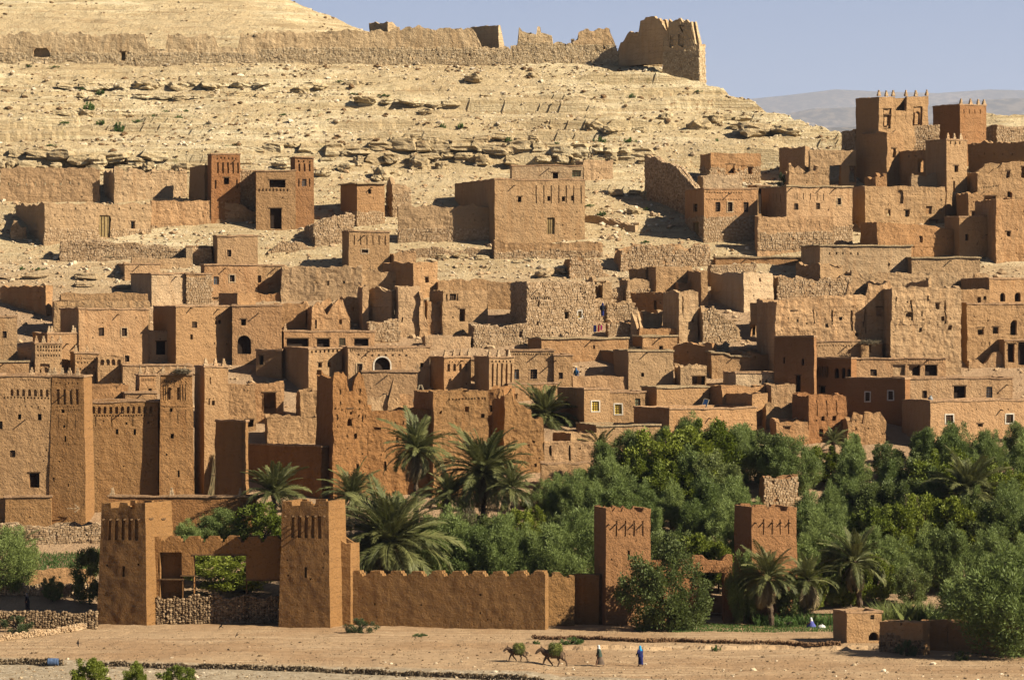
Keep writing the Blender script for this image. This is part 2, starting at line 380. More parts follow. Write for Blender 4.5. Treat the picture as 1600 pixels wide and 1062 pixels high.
        if k in 'am':   # arched head: spandrels and curved soffit
            r = w_/2; uc = (ua+ub)/2; vc = vt-min(r, h_*.7); ry = vt-vc; N_ = 10
            arc = [(uc-r*math.cos(math.pi*i/N_), vc+ry*math.sin(math.pi*i/N_)) for i in range(N_+1)]
            for i in range(N_):
                (a1, b1), (a2, b2) = arc[i], arc[i+1]
                m.quad(X(a1, b1, 0), X(a2, b2, 0), X(a2, vt, 0), X(a1, vt, 0)); m.quad(X(a1, b1, 0), X(a1, b1, dep), X(a2, b2, dep), X(a2, b2, 0))
            side = vc
        else:
            side = vt; m.quad(X(ua, vt, 0), X(ua, vt, dep), X(ub, vt, dep), X(ub, vt, 0))
        m.quad(X(ua, va, 0), X(ua, va, dep), X(ua, side, dep), X(ua, side, 0)); m.quad(X(ub, va, 0), X(ub, side, 0), X(ub, side, dep), X(ub, va, dep))
        m.quad(X(ua, va, 0), X(ub, va, 0), X(ub, va, dep), X(ua, va, dep))
        if k in 'nmt': m.quad(X(ua, va, dep), X(ub, va, dep), X(ub, vt, dep), X(ua, vt, dep))
        nm = {'d': 'window', 'a': 'arched_opening', 'g': 'window', 'b': 'window', 'v': 'window', 'y': 'window', 'f': 'window', 'p': 'door', 'n': 'niche', 'm': 'arched_niche', 'h': 'beam_hole', 't': 'ornament_niche'}[k]
        if k == 'd' and va < .35 and h_ > 1.2: nm = 'doorway'
        o = m.obj(nm, mat, root)
        if k == 'a' and 'white-rimmed' in label:
            rm_ = MB(); big_ = [(uc+(a1-uc)*1.17, vc+(b1-vc)*1.17) for a1, b1 in arc]; ai = [(ua, va)]+arc+[(ub, va)]; ao = [(uc+(ua-uc)*1.17, va)]+big_+[(uc+(ub-uc)*1.17, va)]
            for i in range(len(ai)-1):
                rm_.quad(X(*ai[i], -.05), X(*ai[i+1], -.05), X(*ao[i+1], -.05), X(*ao[i], -.05)); rm_.quad(X(*ao[i], -.05), X(*ao[i+1], -.05), X(*ao[i+1], .03), X(*ao[i], .03))
            rm_.obj('surround', 'white_paint', o)
        if k in 'da' and roof and w_*h_ > .2:    # dark sheet closes the opening, painting in the unlit room's shade
            q = MB(); q.quad(X(ua, va, dep), X(ub, va, dep), X(ub, vt, dep), X(ua, vt, dep)); q.obj('opening_shade_sheet', 'opening_shade', o)
        if k == 'd' and w_ > .45:
            q = MB(); q.box(Vector(X((ua+ub)/2, vt, .02 if T > 1 else T/2)), (w_/2+.12, .07, .06) if face == 'F' else (.07, w_/2+.12, .06)); q.obj('lintel', 'wood', o)
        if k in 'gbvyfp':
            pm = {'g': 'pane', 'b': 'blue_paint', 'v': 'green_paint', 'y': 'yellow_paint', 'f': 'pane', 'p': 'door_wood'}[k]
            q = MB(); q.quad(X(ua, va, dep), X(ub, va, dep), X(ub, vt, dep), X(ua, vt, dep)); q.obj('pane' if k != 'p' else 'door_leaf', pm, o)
            q = MB(); nb = 3 if k != 'p' else 4
            bars = [((ua+w_*i/nb), None) for i in range(1, nb)]+([(None, va+h_*i/4) for i in range(1, 4)] if k != 'p' else [])
            for bu, bv in bars:
                c_ = Vector(X(bu if bu is not None else (ua+ub)/2, bv if bv is not None else (va+vt)/2, dep-.03))
                hs_ = (.025, .02, h_/2) if bu is not None else (w_/2, .02, .025)
                if face != 'F': hs_ = (hs_[1], hs_[0], hs_[2])
                q.box(c_, hs_)
            q.obj('grille' if k != 'p' else 'plank_joint', {'g': 'wood', 'b': 'wood', 'v': 'wood', 'y': 'wood', 'f': 'wood', 'p': 'wood'}[k], o)
        if k in 'ygf' and w_ > .3 and (k in 'yf' or rr.random() < .35):
            q = MB(); e = .13
            for (a1, b1, a2, b2) in ((ua-e, va-e, ua, vt+e), (ub, va-e, ub+e, vt+e), (ua, vt, ub, vt+e), (ua, va-e, ub, va)):
                q.quad(X(a1, b1, -.04), X(a2, b1, -.04), X(a2, b2, -.04), X(a1, b2, -.04))
                q.quad(X(a1, b2, -.04), X(a2, b2, -.04), X(a2, b2, .01), X(a1, b2, .01)); q.quad(X(a1, b1, .01), X(a2, b1, .01), X(a2, b1, -.04), X(a1, b1, -.04))
                q.quad(X(a1, b1, .01), X(a1, b1, -.04), X(a1, b2, -.04), X(a1, b2, .01)); q.quad(X(a2, b1, -.04), X(a2, b1, .01), X(a2, b2, .01), X(a2, b2, -.04))
            q.obj('surround', 'white_paint' if k in 'yf' else 'pale', o)
    if st is not None:    # rubble facing on the lower (or whole) wall: real stones
        vh = uv(cx, st)[1]; fm = MB(); ssz = .23
        for face, lo, hi in (('F', u0, u1),)+((('L', 0, T),) if (sl and T < 9) else ())+((('R', 0, T),) if (sr and T < 9) else ()):
            PF = P[face]; v_ = -.2
            while v_ < vh+.2:
                rh = ssz*rr.uniform(.7, 1.15); u_ = lo+rr.uniform(-.1, .1)
                while u_ < hi:
                    ww = ssz*rr.uniform(.7, 1.6); uc, vc = u_+ww/2, v_+rh/2; u_ += ww
                    edge_ = vh+.5*noise.noise(Vector((uc*.5, sd, 0)))
                    tz = topz(*PF(uc, 0, 0)[:2])
                    if vc > min(edge_, tz-.05) or uc > hi or uc < lo: continue
                    if any(h[0]-.1 < uc < h[1]+.1 and h[2]-.1 < vc < h[3]+.1 for h in holes[face]): continue
                    c_ = warp(PF(uc, vc, 0)); e = rr.uniform(.03, .085)
                    n0 = len(fm.v); an = rr.uniform(-.22, .22); ca, sa = math.cos(an), math.sin(an)
                    for lay, (qd, kk) in enumerate(((-.05, .52), (e, .40))):
                        for (sx_, sz_) in ((-1, -1), (1, -1), (1, 1), (-1, 1)):
                            x_ = sx_*ww*kk*rr.uniform(.8, 1.12); z_ = sz_*rh*kk*rr.uniform(.8, 1.12); x_, z_ = x_*ca-z_*sa, x_*sa+z_*ca
                            qq = qd*rr.uniform(.7, 1.2)
                            fm.v.append(c_+(Vector((x_, -qq, z_)) if face == 'F' else Vector((-qq if face == 'L' else qq, x_, z_))))
                    fm.f += [(n0+4, n0+5, n0+6, n0+7)]+[(n0+i, n0+(i+1) % 4, n0+4+(i+1) % 4, n0+4+i) for i in range(4)]
                v_ += rh*.93
        if fm.v: tag(fm.obj('stone_facing', stmat, root), kind='stuff')
    return root
# ------------------------------------------------------------ terrain
ZP = [(d, EYE-(py-HOR)/FPX*d) for py, d in PROF]; ZP = sorted(ZP)
SKY_R = [(980, 90), (1100, 128), (1150, 152), (1200, 173), (1250, 192), (1300, 211), (1330, 224), (1400, 228), (1480, 205), (1540, 180), (1600, 184), (1750, 190), (2000, 210)]
SKY_L = [(-400, -90), (0, -70), (250, -28), (400, -12), (452, 1), (500, 22), (550, 43), (600, 62), (700, 90)]
def fbm(x, y, o=4):
    s = 0; a = 1
    for k in range(o): s += a*noise.noise(Vector((x, y, k*7.3))); x *= 2.1; y *= 2.1; a *= .5
    return s
LEDGES = [(489.5, 3.2, .9), (495, 1.4, .5), (499.5, 1.6, .5), (502.5, 1.0, .4), (505, 1.8, .5), (507.5, 1.0, .4), (510, 1.5, .5), (513, 1.2, .4), (516.6, 2.0, .5), (520, 1.2, .4), (523.5, 1.5, .5), (527, 1.0, .4), (530.4, 2.2, .5), (535.5, 1.0, .5), (452, .9, .8), (443, .8, .7), (446, 1.0, .7), (470, .9, 1), (462, .7, .8), (478, .8, .8)]
def ground_z(x, y):
    hill = smooth(395, 480, y)
    wy = y+hill*(2.6*noise.noise(Vector((x*.045, 3.3, 0)))+.4*noise.noise(Vector((x*.17, 8.8, y*.02))))*smooth(440, 500, y)
    z = pl(ZP, min(wy, 541))
    if y > 541: z += .06*(y-541)
    px = 800+x*FPX/515
    if px > 950:
        py = pl(SKY_R, px); zc = EYE+(HOR-py)*D(max(100, py))/FPX
        if z > zc: z = zc-(z-zc)*.8-.0*(y)
    if y > 548 and px < 760:
        py = pl(SKY_L, 800+x*FPX/620); zh = EYE+(HOR-py)*620/FPX
        z = lerp(z, max(z, zh), smooth(546, 622, y))
        if y > 625: z -= (y-625)*.25
    if y < 334: return z+.10*noise.noise(Vector((x*.3, y*.3, 0)))*smooth(280, 300, y)
    # ledges: tread cut back, riser proud
    if hill > 0:
        for ly, h, wd in LEDGES:
            q = ly+1.6*noise.noise(Vector((x*.06, ly, 1)))+.25*noise.noise(Vector((x*.3, ly, 2)))
            st = smooth(.0, .55, .12+noise.noise(Vector((x*.05, ly*.7, 5))))
            e = wy-q
            if -5 < e < 5:
                k = (-smooth(-5, -.0, e) if e < 0 else 0)+(0 if e < -wd*.4 else smooth(-wd*.4, wd*.4, e)*(1-smooth(.8, 5, e)))
                z += k*h*.42*st*hill
    amp = lerp(.15, .75, hill)*lerp(1, .6, smooth(395, 430, y)*(1-smooth(470, 495, y)))
    z += amp*(.5*fbm(x*.16, y*.16, 3)+.24*fbm(x*.7+5, y*1.1, 3))
    if y > 484:    # broken strata
        c = noise.noise(Vector((x*.22, y*1.1, 0)))+.35*noise.noise(Vector((x*.6, y*2.2, 3)))
        z += .5*max(-.25, c)*smooth(-.15, .4, noise.noise(Vector((x*.05, y*.09, 9)))+.15)
    return z
def sheet(name, xs_at, ys, zf, mat):
    v = []; f = []; m = None
    for y in ys:
        xs = xs_at(y); m = len(xs); v += [(x, y, zf(x, y)) for x in xs]
    for j in range(len(ys)-1):
        for i in range(m-1): f.append((j*m+i, j*m+i+1, (j+1)*m+i+1, (j+1)*m+i))
    o = mesh_obj(name, v, f, mat); tag(o, kind='structure'); return o
def ground_mat():
    t = NT('river_ground'); y = t.sep(1); x = t.sep(0)
    n1 = t.noise(.08, 4); n2 = t.noise(.8, 5, rough=.7); n3 = t.noise(7, 5, rough=.7); tr = t.noise(1, 4, t.vec(.06, .9, 1))
    sand = t.mix((.35, .225, .118), (.46, .315, .175), t.ramp(tr, [(.35, 0), (.65, 1)])); rut = t.noise(1, 3, t.vec(.02, 2.2, 1)); sand = t.mix(sand, (.56, .41, .25), t.math('MULTIPLY', t.ramp(rut, [(.58, 0), (.66, 1)]), .7)); sand = t.mix(sand, (.27, .155, .075), t.math('MULTIPLY', t.ramp(rut, [(.32, 1), (.40, 0)]), .6)); sand = t.mix(sand, (.31, .18, .085), t.math('MULTIPLY', t.ramp(n1, [(.45, 0), (.6, 1)]), .6))
    grav = t.mix((.29, .22, .135), (.41, .325, .21), t.ramp(n2, [(.35, 0), (.65, 1)])); vv = t.vor(3.2, out=1)
    sx = t.n('SeparateColor'); t.l(vv, sx.inputs[0]); grav = t.mix(grav, (.54, .45, .32), t.math('MULTIPLY', t.math('GREATER_THAN', sx.outputs[0], .8), .6))
    lim = t.math('ADD', t.math('MULTIPLY', x, -.25), 286.3); lim = t.math('ADD', lim, t.math('MULTIPLY', n2, 2.0))
    col = t.mix(grav, sand, t.math('SMOOTH_MIN', 1, t.math('MAXIMUM', 0, t.math('MULTIPLY', t.math('SUBTRACT', y, lim), .6)), .1))
    col = t.mix(col, (.28, .17, .09), t.math('MULTIPLY', t.ramp(n3, [(.3, 1), (.42, 0)]), .5))
    pr = t.ramp(t.vor(1.9), [(.08, 0), (.22, 1)]); col = t.mix(col, (.24, .145, .07), t.math('MULTIPLY', t.math('SUBTRACT', 1, pr), t.ramp(n1, [(.4, 0), (.6, .45)]))); t.base(col); t.bump(t.math('ADD', t.math('ADD', n2, t.math('MULTIPLY', n3, .6)), t.math('MULTIPLY', pr, .5)), .16, 1); M['river_ground'] = t.m
ground_mat()
def hill_mat():
    t = NT('hill_ground'); z = t.sep(2)
    zz = t.n('Mapping'); t.l(t.pos, zz.inputs[0]); zz.inputs['Scale'].default_value = (.05, .05, 1.0)
    strata = t.noise(1.3, 6, zz.outputs[0], .7); mid = t.noise(.45, 6, rough=.7); fine = t.noise(3.0, 6, rough=.75); big = t.noise(.045, 4)
    pale = t.mix((.57, .43, .23), (.80, .665, .41), t.ramp(strata, [(.45, 0), (.64, 1)]))
    pale = t.mix(pale, (.54, .40, .215), t.math('MULTIPLY', t.ramp(big, [(.42, 0), (.58, 1)]), .75)); sp = t.noise(1.7, 3); pale = t.mix(pale, (.34, .19, .08), t.math('MULTIPLY', t.math('MULTIPLY', t.ramp(sp, [(.60, 0), (.66, 1)]), t.ramp(t.noise(.12, 2), [(.45, 0), (.6, 1)])), .8))
    pale = t.mix(pale, (.40, .225, .10), t.math('MULTIPLY', t.ramp(mid, [(.6, 0), (.72, 1)]), .55))
    pale = t.mix(pale, (.30, .20, .11), t.math('MULTIPLY', t.ramp(fine, [(.32, 1), (.45, 0)]), .75))
    pale = t.mix(pale, (.78, .68, .50), t.math('MULTIPLY', t.ramp(fine, [(.56, 0), (.68, 1)]), .6))
    s2 = t.noise(1, 5, t.vec(.10, .10, 2.4), .65); pale = t.mix(pale, (.36, .245, .12), t.math('MULTIPLY', t.ramp(s2, [(.36, 1), (.44, 0)]), .65))
    gv = t.noise(.9, 4); gm = t.math('MULTIPLY', t.ramp(gv, [(.62, 0), (.70, 1)]), t.ramp(big, [(.42, 1), (.55, 0)]))
    pale = t.mix(pale, (.24, .21, .09), t.math('MULTIPLY', gm, .6))
    earth = t.mix((.40, .255, .14), (.52, .35, .20), t.ramp(mid, [(.35, 0), (.65, 1)])); earth = t.mix(earth, (.24, .15, .08), t.math('MULTIPLY', t.ramp(fine, [(.33, 1), (.45, 0)]), .6))
    k = t.math('ADD', z, t.math('MULTIPLY', big, 14)); col = t.mix(earth, pale, t.ramp(t.math('DIVIDE', k, 60), [(.57, 0), (.70, 1)]))
    t.base(col); t.bump(t.math('ADD', t.math('MULTIPLY', mid, 1.3), t.math('ADD', fine, t.math('ADD', t.math('MULTIPLY', strata, .7), t.math('MULTIPLY', s2, .9)))), .38, 1); M['hill_ground'] = t.m
hill_mat()
def frange(a, b, s):
    n = max(1, int(round((b-a)/s))); return [a+(b-a)*i/n for i in range(n)]
N_ = 330
ys = frange(334, 400, 1.0)+frange(400, 484, .55)+frange(484, 545, .32)+frange(545, 630, .7)+frange(630, 760, 8)+[760]
sheet('hillside', lambda y: [(-1+2*i/N_)*.155*y*(1 if abs(-1+2*i/N_) < .93 else 1+(abs(-1+2*i/N_)-.93)*14) for i in range(N_+1)], ys, ground_z, 'hill_ground')
def near_z(x, y):
    px = 800+x*FPX/max(y, 200)
    bank = 309.5+1.2*noise.noise(Vector((x*.25, 0, 0)))+.5*noise.noise(Vector((x*1.1, 4, 0)))
    z = .12*noise.noise(Vector((x*.2, y*.2, 2)))+.06*noise.noise(Vector((x*.9, y*.9, 6)))+.03*noise.noise(Vector((x*2.5, y*2.5, 6)))
    kx = smooth(0, 3, x-1)*1.0
    z += -.32*(1-smooth(-.22, .22, y-bank))*kx
    z += -.18*(1-smooth(-1, 1, y-(286.8-.25*x)))
    if y > 331: z += (pl(ZP, y))*smooth(331, 334, y)-.25
    return z*smooth(200, 270, y)
ys = [150, 200, 240]+frange(260, 280, 1)+frange(280, 336, .22)+[336]
NX = 420
sheet('riverbed', lambda y: [(-1+2*i/NX)*62*(1 if abs(-1+2*i/NX) < .93 else 1+(abs(-1+2*i/NX)-.93)*20) for i in range(NX+1)], ys, near_z, 'river_ground')
# the plain beyond and the far hills
def plain_mat():
    t = NT('far_land'); n1 = t.noise(.0012, 5); n2 = t.noise(.012, 5, rough=.7); z = t.sep(2)
    col = t.mix((.30, .24, .17), (.18, .15, .10), t.ramp(n1, [(.35, 0), (.65, 1)])); col = t.mix(col, (.05, .052, .04), t.math('MULTIPLY', t.ramp(n2, [(.42, 0), (.55, 1)]), .75))
    t.base(col); M['far_land'] = t.m
plain_mat()
mesh_obj('plain', [(-70000, -8000, -2.5), (70000, -8000, -2.5), (70000, 70000, -2.5), (-70000, 70000, -2.5)], [(0, 1, 2, 3)], 'far_land')['kind'] = 'structure'
def far_range(name, d, sky, depth, seed, x0, x1):
    pts = [(((px-800)/FPX*d), EYE+(HOR-py)/FPX*d) for px, py in sky]
    xs = [lerp(x0, x1, i/160) for i in range(161)]; v = []; f = []; K = 26
    for j in range(K+1):
        t = j/K; y = d-depth+depth*1.6*t
        for x in xs:
            top = pl(pts, x); prof = (t/.625)**1.15 if t < .625 else 1-(t-.625)*1.2
            z = top*prof*(1+.0*t)+fbm(x*.0016*6000/d+seed, y*.0016*6000/d, 5)*top*.09*(1-abs(t-.625)*.8)*(0.15 if abs(t-.625) < .03 else 1)-6*(t == 0)
            v.append((x, y, z-4))
    m = len(xs)
    for j in range(K):
        for i in range(m-1): f.append((j*m+i, j*m+i+1, (j+1)*m+i+1, (j+1)*m+i))
    o = mesh_obj(name, v, f, 'far_land', smooth=True); o['kind'] = 'structure'
far_range('far_hills', 30000, [(-3000, 260), (900, 200), (1150, 184), (1225, 174), (1275, 160), (1310, 155), (1345, 159), (1440, 164), (1500, 151), (1560, 146), (1640, 146), (1900, 165), (4000, 250)], 9000, 3, -30000, 34000)
far_range('far_plateau', 19000, [(-3000, 300), (1000, 215), (1230, 196), (1300, 192), (1400, 190), (1480, 184), (1600, 172), (1800, 174), (4000, 260)], 6000, 9, -20000, 22000)
far_range('far_mountains', 44000, [(-3000, 230), (900, 170), (1180, 150), (1320, 134), (1400, 140), (1470, 141), (1515, 128), (1560, 138), (1700, 132), (4000, 200)], 8000, 21, -46000, 50000)
# ------------------------------------------------------------ the citadel on the ridge
G1 = 'ramparts of the ridge-top citadel'
def rampart(label, top, base, d=541, stx=None, **k):
    return B('rampart_wall', label, top[0][0], top[-1][0], min(p[1] for p in top), base, d=d, T=1.4, yaw=k.pop('yaw', 0), mat=k.pop('mat', 'ridge'), top=top, rag=.65, roof=0, st=stx, stmat='scree_wall', cat='wall', group=G1, step=.5, emb=3, **k)
rampart('long citadel wall above the white ledge, pierced by a broken tunnel mouth', [(-20, 55), (60, 50), (225, 53), (232, 72), (258, 74), (262, 52), (335, 55), (342, 72), (372, 74), (376, 55), (402, 53)], 107, stx=82, feats='a:52,72,78,89;d:190,81,197,95')
rampart('unbroken stretch of citadel wall running up to the dark square stub', [(400, 52), (440, 50), (548, 47), (575, 49), (600, 47), (622, 45), (645, 42), (735, 42), (744, 52), (753, 73), (800, 74)], 99, stx=75)
rampart('citadel wall piece with a thin leaning pinnacle on its crest', [(798, 73), (808, 66), (811, 42), (816, 46), (826, 51), (838, 51), (840, 40), (844, 41), (846, 51), (862, 52), (864, 66), (894, 67), (897, 62)], 101, stx=66)
rampart('citadel wall piece with a stepped peak beside the corner fort', [(894, 66), (903, 57), (905, 48), (912, 45), (928, 49), (934, 46), (952, 45), (958, 58), (966, 78), (985, 80), (1035, 81)], 101, stx=70, feats='d:943,63,947,76')
B('ruined_tower', 'dark toothed stub rising above the citadel wall', 606, 624, 34, 60, d=545, sl=30, yaw=40, mat='ridge', stmat='scree_wall', roof=0, rag=.5, top=[(606, 34), (612, 30), (618, 36), (624, 41)], group=G1, cat='tower', wt=.4)
B('ruined_tower', 'dark square stub of a tower at the break in the citadel wall', 779, 788, 38, 76, d=545, sl=44, yaw=48, mat='ridge', stmat='scree_wall', roof=0, rag=.15, top=[(779, 39), (782, 40), (788, 72)], group=G1, cat='tower')
B('ruined_fort', 'jagged corner fort of mud over stone at the ridge end', 1035, 1093, 27, 131, d=532, sr=11, yaw=-26, mat='ridge', stmat='scree_wall', roof=0, rag=.8, tp=.05, top=[(1035, 80), (1037, 60), (1043, 52), (1045, 30), (1052, 31), (1080, 30), (1083, 50), (1086, 66)], st=80, feats='d:1062,41,1067,46;n:1046,56,1052,74;n:1060,54,1068,72', cat='fort', emb=4, wt=.7)
B('ruined_tower', 'dark broken keep wall leaning against the corner fort', 966, 1044, 27, 84, d=537, T=1.2, yaw=-50, mat='ridge', stmat='scree_wall', roof=0, rag=.8, top=[(966, 80), (970, 66), (980, 54), (998, 50), (1000, 31), (1006, 29), (1034, 27), (1038, 42), (1044, 46)], cat='tower')

# ------------------------------------------------------------ upper terraces
B('ruined_wall', 'long weathered mud wall at the cliff foot, dotted with beam holes', 0, 156, 262, 316, 'h*9@.14:8,286,130,290', T=1.0, roof=0, rag=.35, mat='tan', yaw=4)
B('ruined_house', 'roofless mud shell with a jagged corner against the cliff foot', 179, 292, 264, 314, 'h*5@.12:190,268,280,271', sl=26, roof=0, rag=.7, mat='tan', yaw=18)
B('mud_house', 'blank shaded mud block leaning on the grooved square tower', 320, 332, 258, 340, sl=31, yaw=22, mat='mud', rag=.1, roof=0)
B('mud_tower', 'square mud tower with five grooves above one dark window', 330, 376, 241, 352, 'h*6@.3:336,246,372,249;n*5@.32:337,254,376,271;d:350,277,358,288;n:336,281,338.6,295;n:369,281,371.6,295;h*4@.2:336,314,368,317;h*3@.2:336,322,362,325', sl=9, tp=.03, mat='red', cop=.5)
B('mud_house', 'long low mud ruin with a plank door above a rubble footing', 69, 236, 317, 374, 'p:155,337,173,370;d:205,346,211,357;h*8@.1:90,325,230,328;h*7@.1:95,338,150,341', sl=66, yaw=22, roof=0, rag=.4, mat='tan', st=357)
B('ruined_wall', 'small stub of wall in the shaded court beside the plank-door ruin', 17, 41, 345, 373, T=.8, roof=0, rag=.5, mat='tan', st=345, top=[(17, 356), (22, 345), (28, 347), (34, 352), (41, 350)])
B('mud_wall', 'mud wall with beam holes running under the grooved square tower', 236, 402, 312, 366, 'h*8@.08:245,322,320,325;h*6@.08:300,330,390,333', T=1.2, roof=0, rag=.25, mat='tan', st=354, d=463, top=[(236, 314), (300, 314), (335, 310), (372, 318), (402, 332)])
B('stone_wall', 'rubble retaining wall with a low tunnel mouth', 94, 292, 376, 406, 'a:160,386,177,403', sl=6, T=2.2, roof=0, rag=.3, mat='rubble', st=370, top=[(94, 376), (120, 374), (200, 378), (292, 388)], yaw=5)
B('mud_wall', 'short wall panel patterned with stones between two mud towers', 374, 404, 265, 345, T=1, roof=0, mat='mud', st=262, rag=.15)
B('mud_house', 'narrow mud house with a tall black doorway beside the slim tower', 400, 462, 267, 360, 'd:422,325,440,358;d:421,280,446,293;t*9@.5:402,295,452,299', T=6, mat='mud', cop=.5, yaw=5)
B('mud_tower', 'slim reddish tower with small grooves and a bluish window', 461, 491, 246, 357, 'h*3@.3:464,251,487,254;n*3@.35:464,256,488,268;b:472,280,479,291;n:466,279,468,292;n:483,279,485,292', sl=10, tp=.04, mat='red', cop=.8)
B('stone_house', 'small flat-roofed house under the boulders with one tiny square window', 558, 601, 287, 352, 'd:575,296,580,303', sl=30, mat='mud', cop=2.2, spur='straw', st=330, yaw=20)
B('ruined_house', 'broken house shell with a black gap beside the small flat-roofed house', 613, 642, 274, 340, sl=11, mat='tan', roof=0, rag=.9, st=300, top=[(613, 276), (622, 282), (632, 290), (642, 300)])
B('stone_terrace', 'yellow rubble terrace with worn steps under the small flat-roofed house', 490, 553, 332, 384, sl=4, T=6, mat='rubble', roof=0, rag=.5, st=328, cat='terrace', top=[(490, 352), (505, 345), (520, 336), (553, 332)])
B('mud_house', 'grooved mud tower house standing alone on the rock slope', 545, 609, 362, 428, 'n*6@.16:549,368,607,383;g:565,390,575,395', sl=13, mat='mud', cop=.8)
B('mud_house', 'upper room set back on the big seven-groove house', 800, 911, 259, 300, 'd:864,269,872,279;v:894,266,908,276', T=5, d=470, mat='tan', cop=.3, yaw=3)
B('mud_house', 'big mud house with seven long grooves and a green door', 773, 914, 281, 381, 'n*7@.14:832,290,914,318;d:809,307,815,316;d:855,307,860,314;d:878,307,883,315;d:892.5,306,897,314;p:855,340,867,366;h*5@.06:780,338,850,341;h*3@.05:880,338,905,341', sl=66, yaw=15, mat='mud', cop=.3, rag=0)
B('stone_terrace', 'plastered terrace on a rubble foot below the seven-groove house', 772, 942, 378, 412, 'd:870,379,876,385', T=4, yaw=5, mat='mud', roof=0, rag=.3, st=392, cat='terrace', d=450)
B('mud_wall', 'lit rubble terrace wall below the forked-groove house', 1184, 1302, 338, 389, 'h*6@.06:1190,350,1290,353', T=1.5, d=452.3, mat='tan', roof=0, rag=.25, st=362)
B('mud_wall', 'low crumbled mud wall on big footing stones beside the seven-groove house', 622, 776, 321, 378, 'h*12@.08:640,342,770,345', T=1.1, mat='tan', roof=0, rag=.4, st=356, yaw=4)
B('ruined_house', 'pale ruined cube on the slope above the seven-groove house', 912, 958, 250, 285, 'h*4@.1:918,262,952,265', sl=4, T=4, mat='pale', roof=0, rag=.25)
B('stone_wall', 'tall rubble wall stepping down towards the three-window house', 1007, 1092, 242, 345, T=.9, yaw=-58, d=470, mat='rubble', roof=0, rag=.3, st=238, top=[(1007, 242), (1022, 243), (1030, 250), (1055, 258), (1072, 277), (1092, 300)])
B('mud_house', 'plain upper house with two black windows below the bare ridge', 1110, 1188, 239, 288, 'd:1135,257,1148,271;d:1169,261,1175,272', sl=13, mat='mud', rag=.12, roof=0, st=262)
B('stone_terrace', 'crumbled stone platform on the roof edge of the three-window house', 1098, 1160, 274, 300, T=3, d=468, mat='pale', roof=0, rag=.4, cat='terrace')
B('mud_house', 'house with three shuttered windows above a tall stone footing', 1100, 1184, 295, 377, 'g:1118,316,1125.5,331;g:1137,316,1144.5,331;g:1162,316,1170,331;n*14@.5:1102,300,1161,301.8;n*14@.5:1102,311,1161,312.6;Lp:1083,347,1092,375;Lg:1083,318,1090,331', sl=25, mat='smooth', st=338, cop=.4)
B('stone_house', 'open-fronted stone shed with a black gap beside the three-window house', 1183, 1204, 290, 338, 'd:1185,293,1200,334', T=5, mat='mud', cop=.8)
B('mud_house', 'house with forked grooves and three latticed windows', 1229, 1332, 292, 386, 'n*5@.11:1240,302,1292,313;g:1241,318,1247.5,328;g:1275,317,1281.5,327;g:1308,310,1313.5,320;s:1236,294,1282,294,1304,295;Ln*5@.12:1200,303,1228,315', sl=32, yaw=17, mat='tan', cop=1.0, st=352, spur='straw')
B('ruined_wall', 'long ruined wall with two broken doorways beneath the high double tower', 1266, 1338, 233, 293, 'd:1296,258,1314,289;d:1327,259,1338,285;h*8@.08:1272,244,1330,247', T=1, mat='tan', roof=0, rag=.3, yaw=8)
B('ruined_house', 'roofless shaded shell at the end of the long ruined wall', 1258, 1266, 229, 285, sl=38, yaw=30, mat='tan', roof=0, rag=.25, T=6)
B('ruined_wall', 'low rubble humps in front of the long ruined wall', 1232, 1280, 262, 300, T=2, mat='ruin', roof=0, rag=.9, d=474)
B('stone_tower', 'little square stone turret beside the high double tower', 1337, 1350, 203, 270, sl=20, yaw=26, mat='tan', st=203, roof=0, rag=.2, T=3.4)
# high kasbah
B('mud_tower', 'high double tower with an arched window and a notched top', 1373, 1450, 151, 276, 'd:1382,179,1390,196;a:1430,174,1438,194;n:1380,167,1393,200;n:1427,166,1441,195;c:1374,1386,1397,1417,1432,1449', d=481, sl=31, yaw=30, mat='mud', top=[(1373, 151), (1399, 151), (1400, 173), (1416, 173), (1417, 151), (1450, 151)], cop=0, roof=0, rag=.06, emb=4)
B('mud_house', 'tall blank lower wing joined to the double tower', 1386, 1412, 206, 280, 'd:1395,231,1400,246', d=477, sl=30, yaw=30, T=6, mat='mud', rag=.25, roof=0, top=[(1386, 206), (1400, 204), (1412, 212)])
B('stone_wall', 'stone wall with a tall arched gap below the double tower', 1410, 1468, 195, 282, d=482, T=1.2, mat='rubble', st=190, roof=0, rag=.3, yaw=4)
B('mud_wall', 'shaded mud wall with an arched gap next to the slim merloned tower', 1405, 1456, 234, 285, 'a:1434,246,1443,269', d=475, T=1, yaw=-52, mat='mud', roof=0, rag=.2)
B('mud_tower', 'square brick-patterned tower with five pointed merlons', 1500, 1541, 165, 262, 'n*4@.14:1502,171,1536,178;c:1503,1518,1530,1539;', d=488, sl=36, yaw=32, mat='red', cop=.4, st=None)
B('mud_tower', 'slim merloned tower with two black windows below the brick-patterned tower', 1479, 1511, 219, 342, 'd:1491,258,1497,269;d:1493,306,1497,315;n:1489,283,1492,300;n*3@.25:1482,221,1503,226;c:1482,1492,1502', sl=27, yaw=28, mat='mud', cop=.5)
B('ruined_wall', 'shaded mud wall on the stony slope behind the arched-window house', 1512, 1606, 222, 290, d=481, T=1, yaw=-56, mat='mud', roof=0, rag=.4, feats='h*4@.1:1530,240,1590,243')
B('stone_house', 'rubble house block on the stony crest with one dark shadowed side', 1558, 1612, 196, 232, d=494, sl=14, mat='rubble', st=190, roof=0, rag=.35)
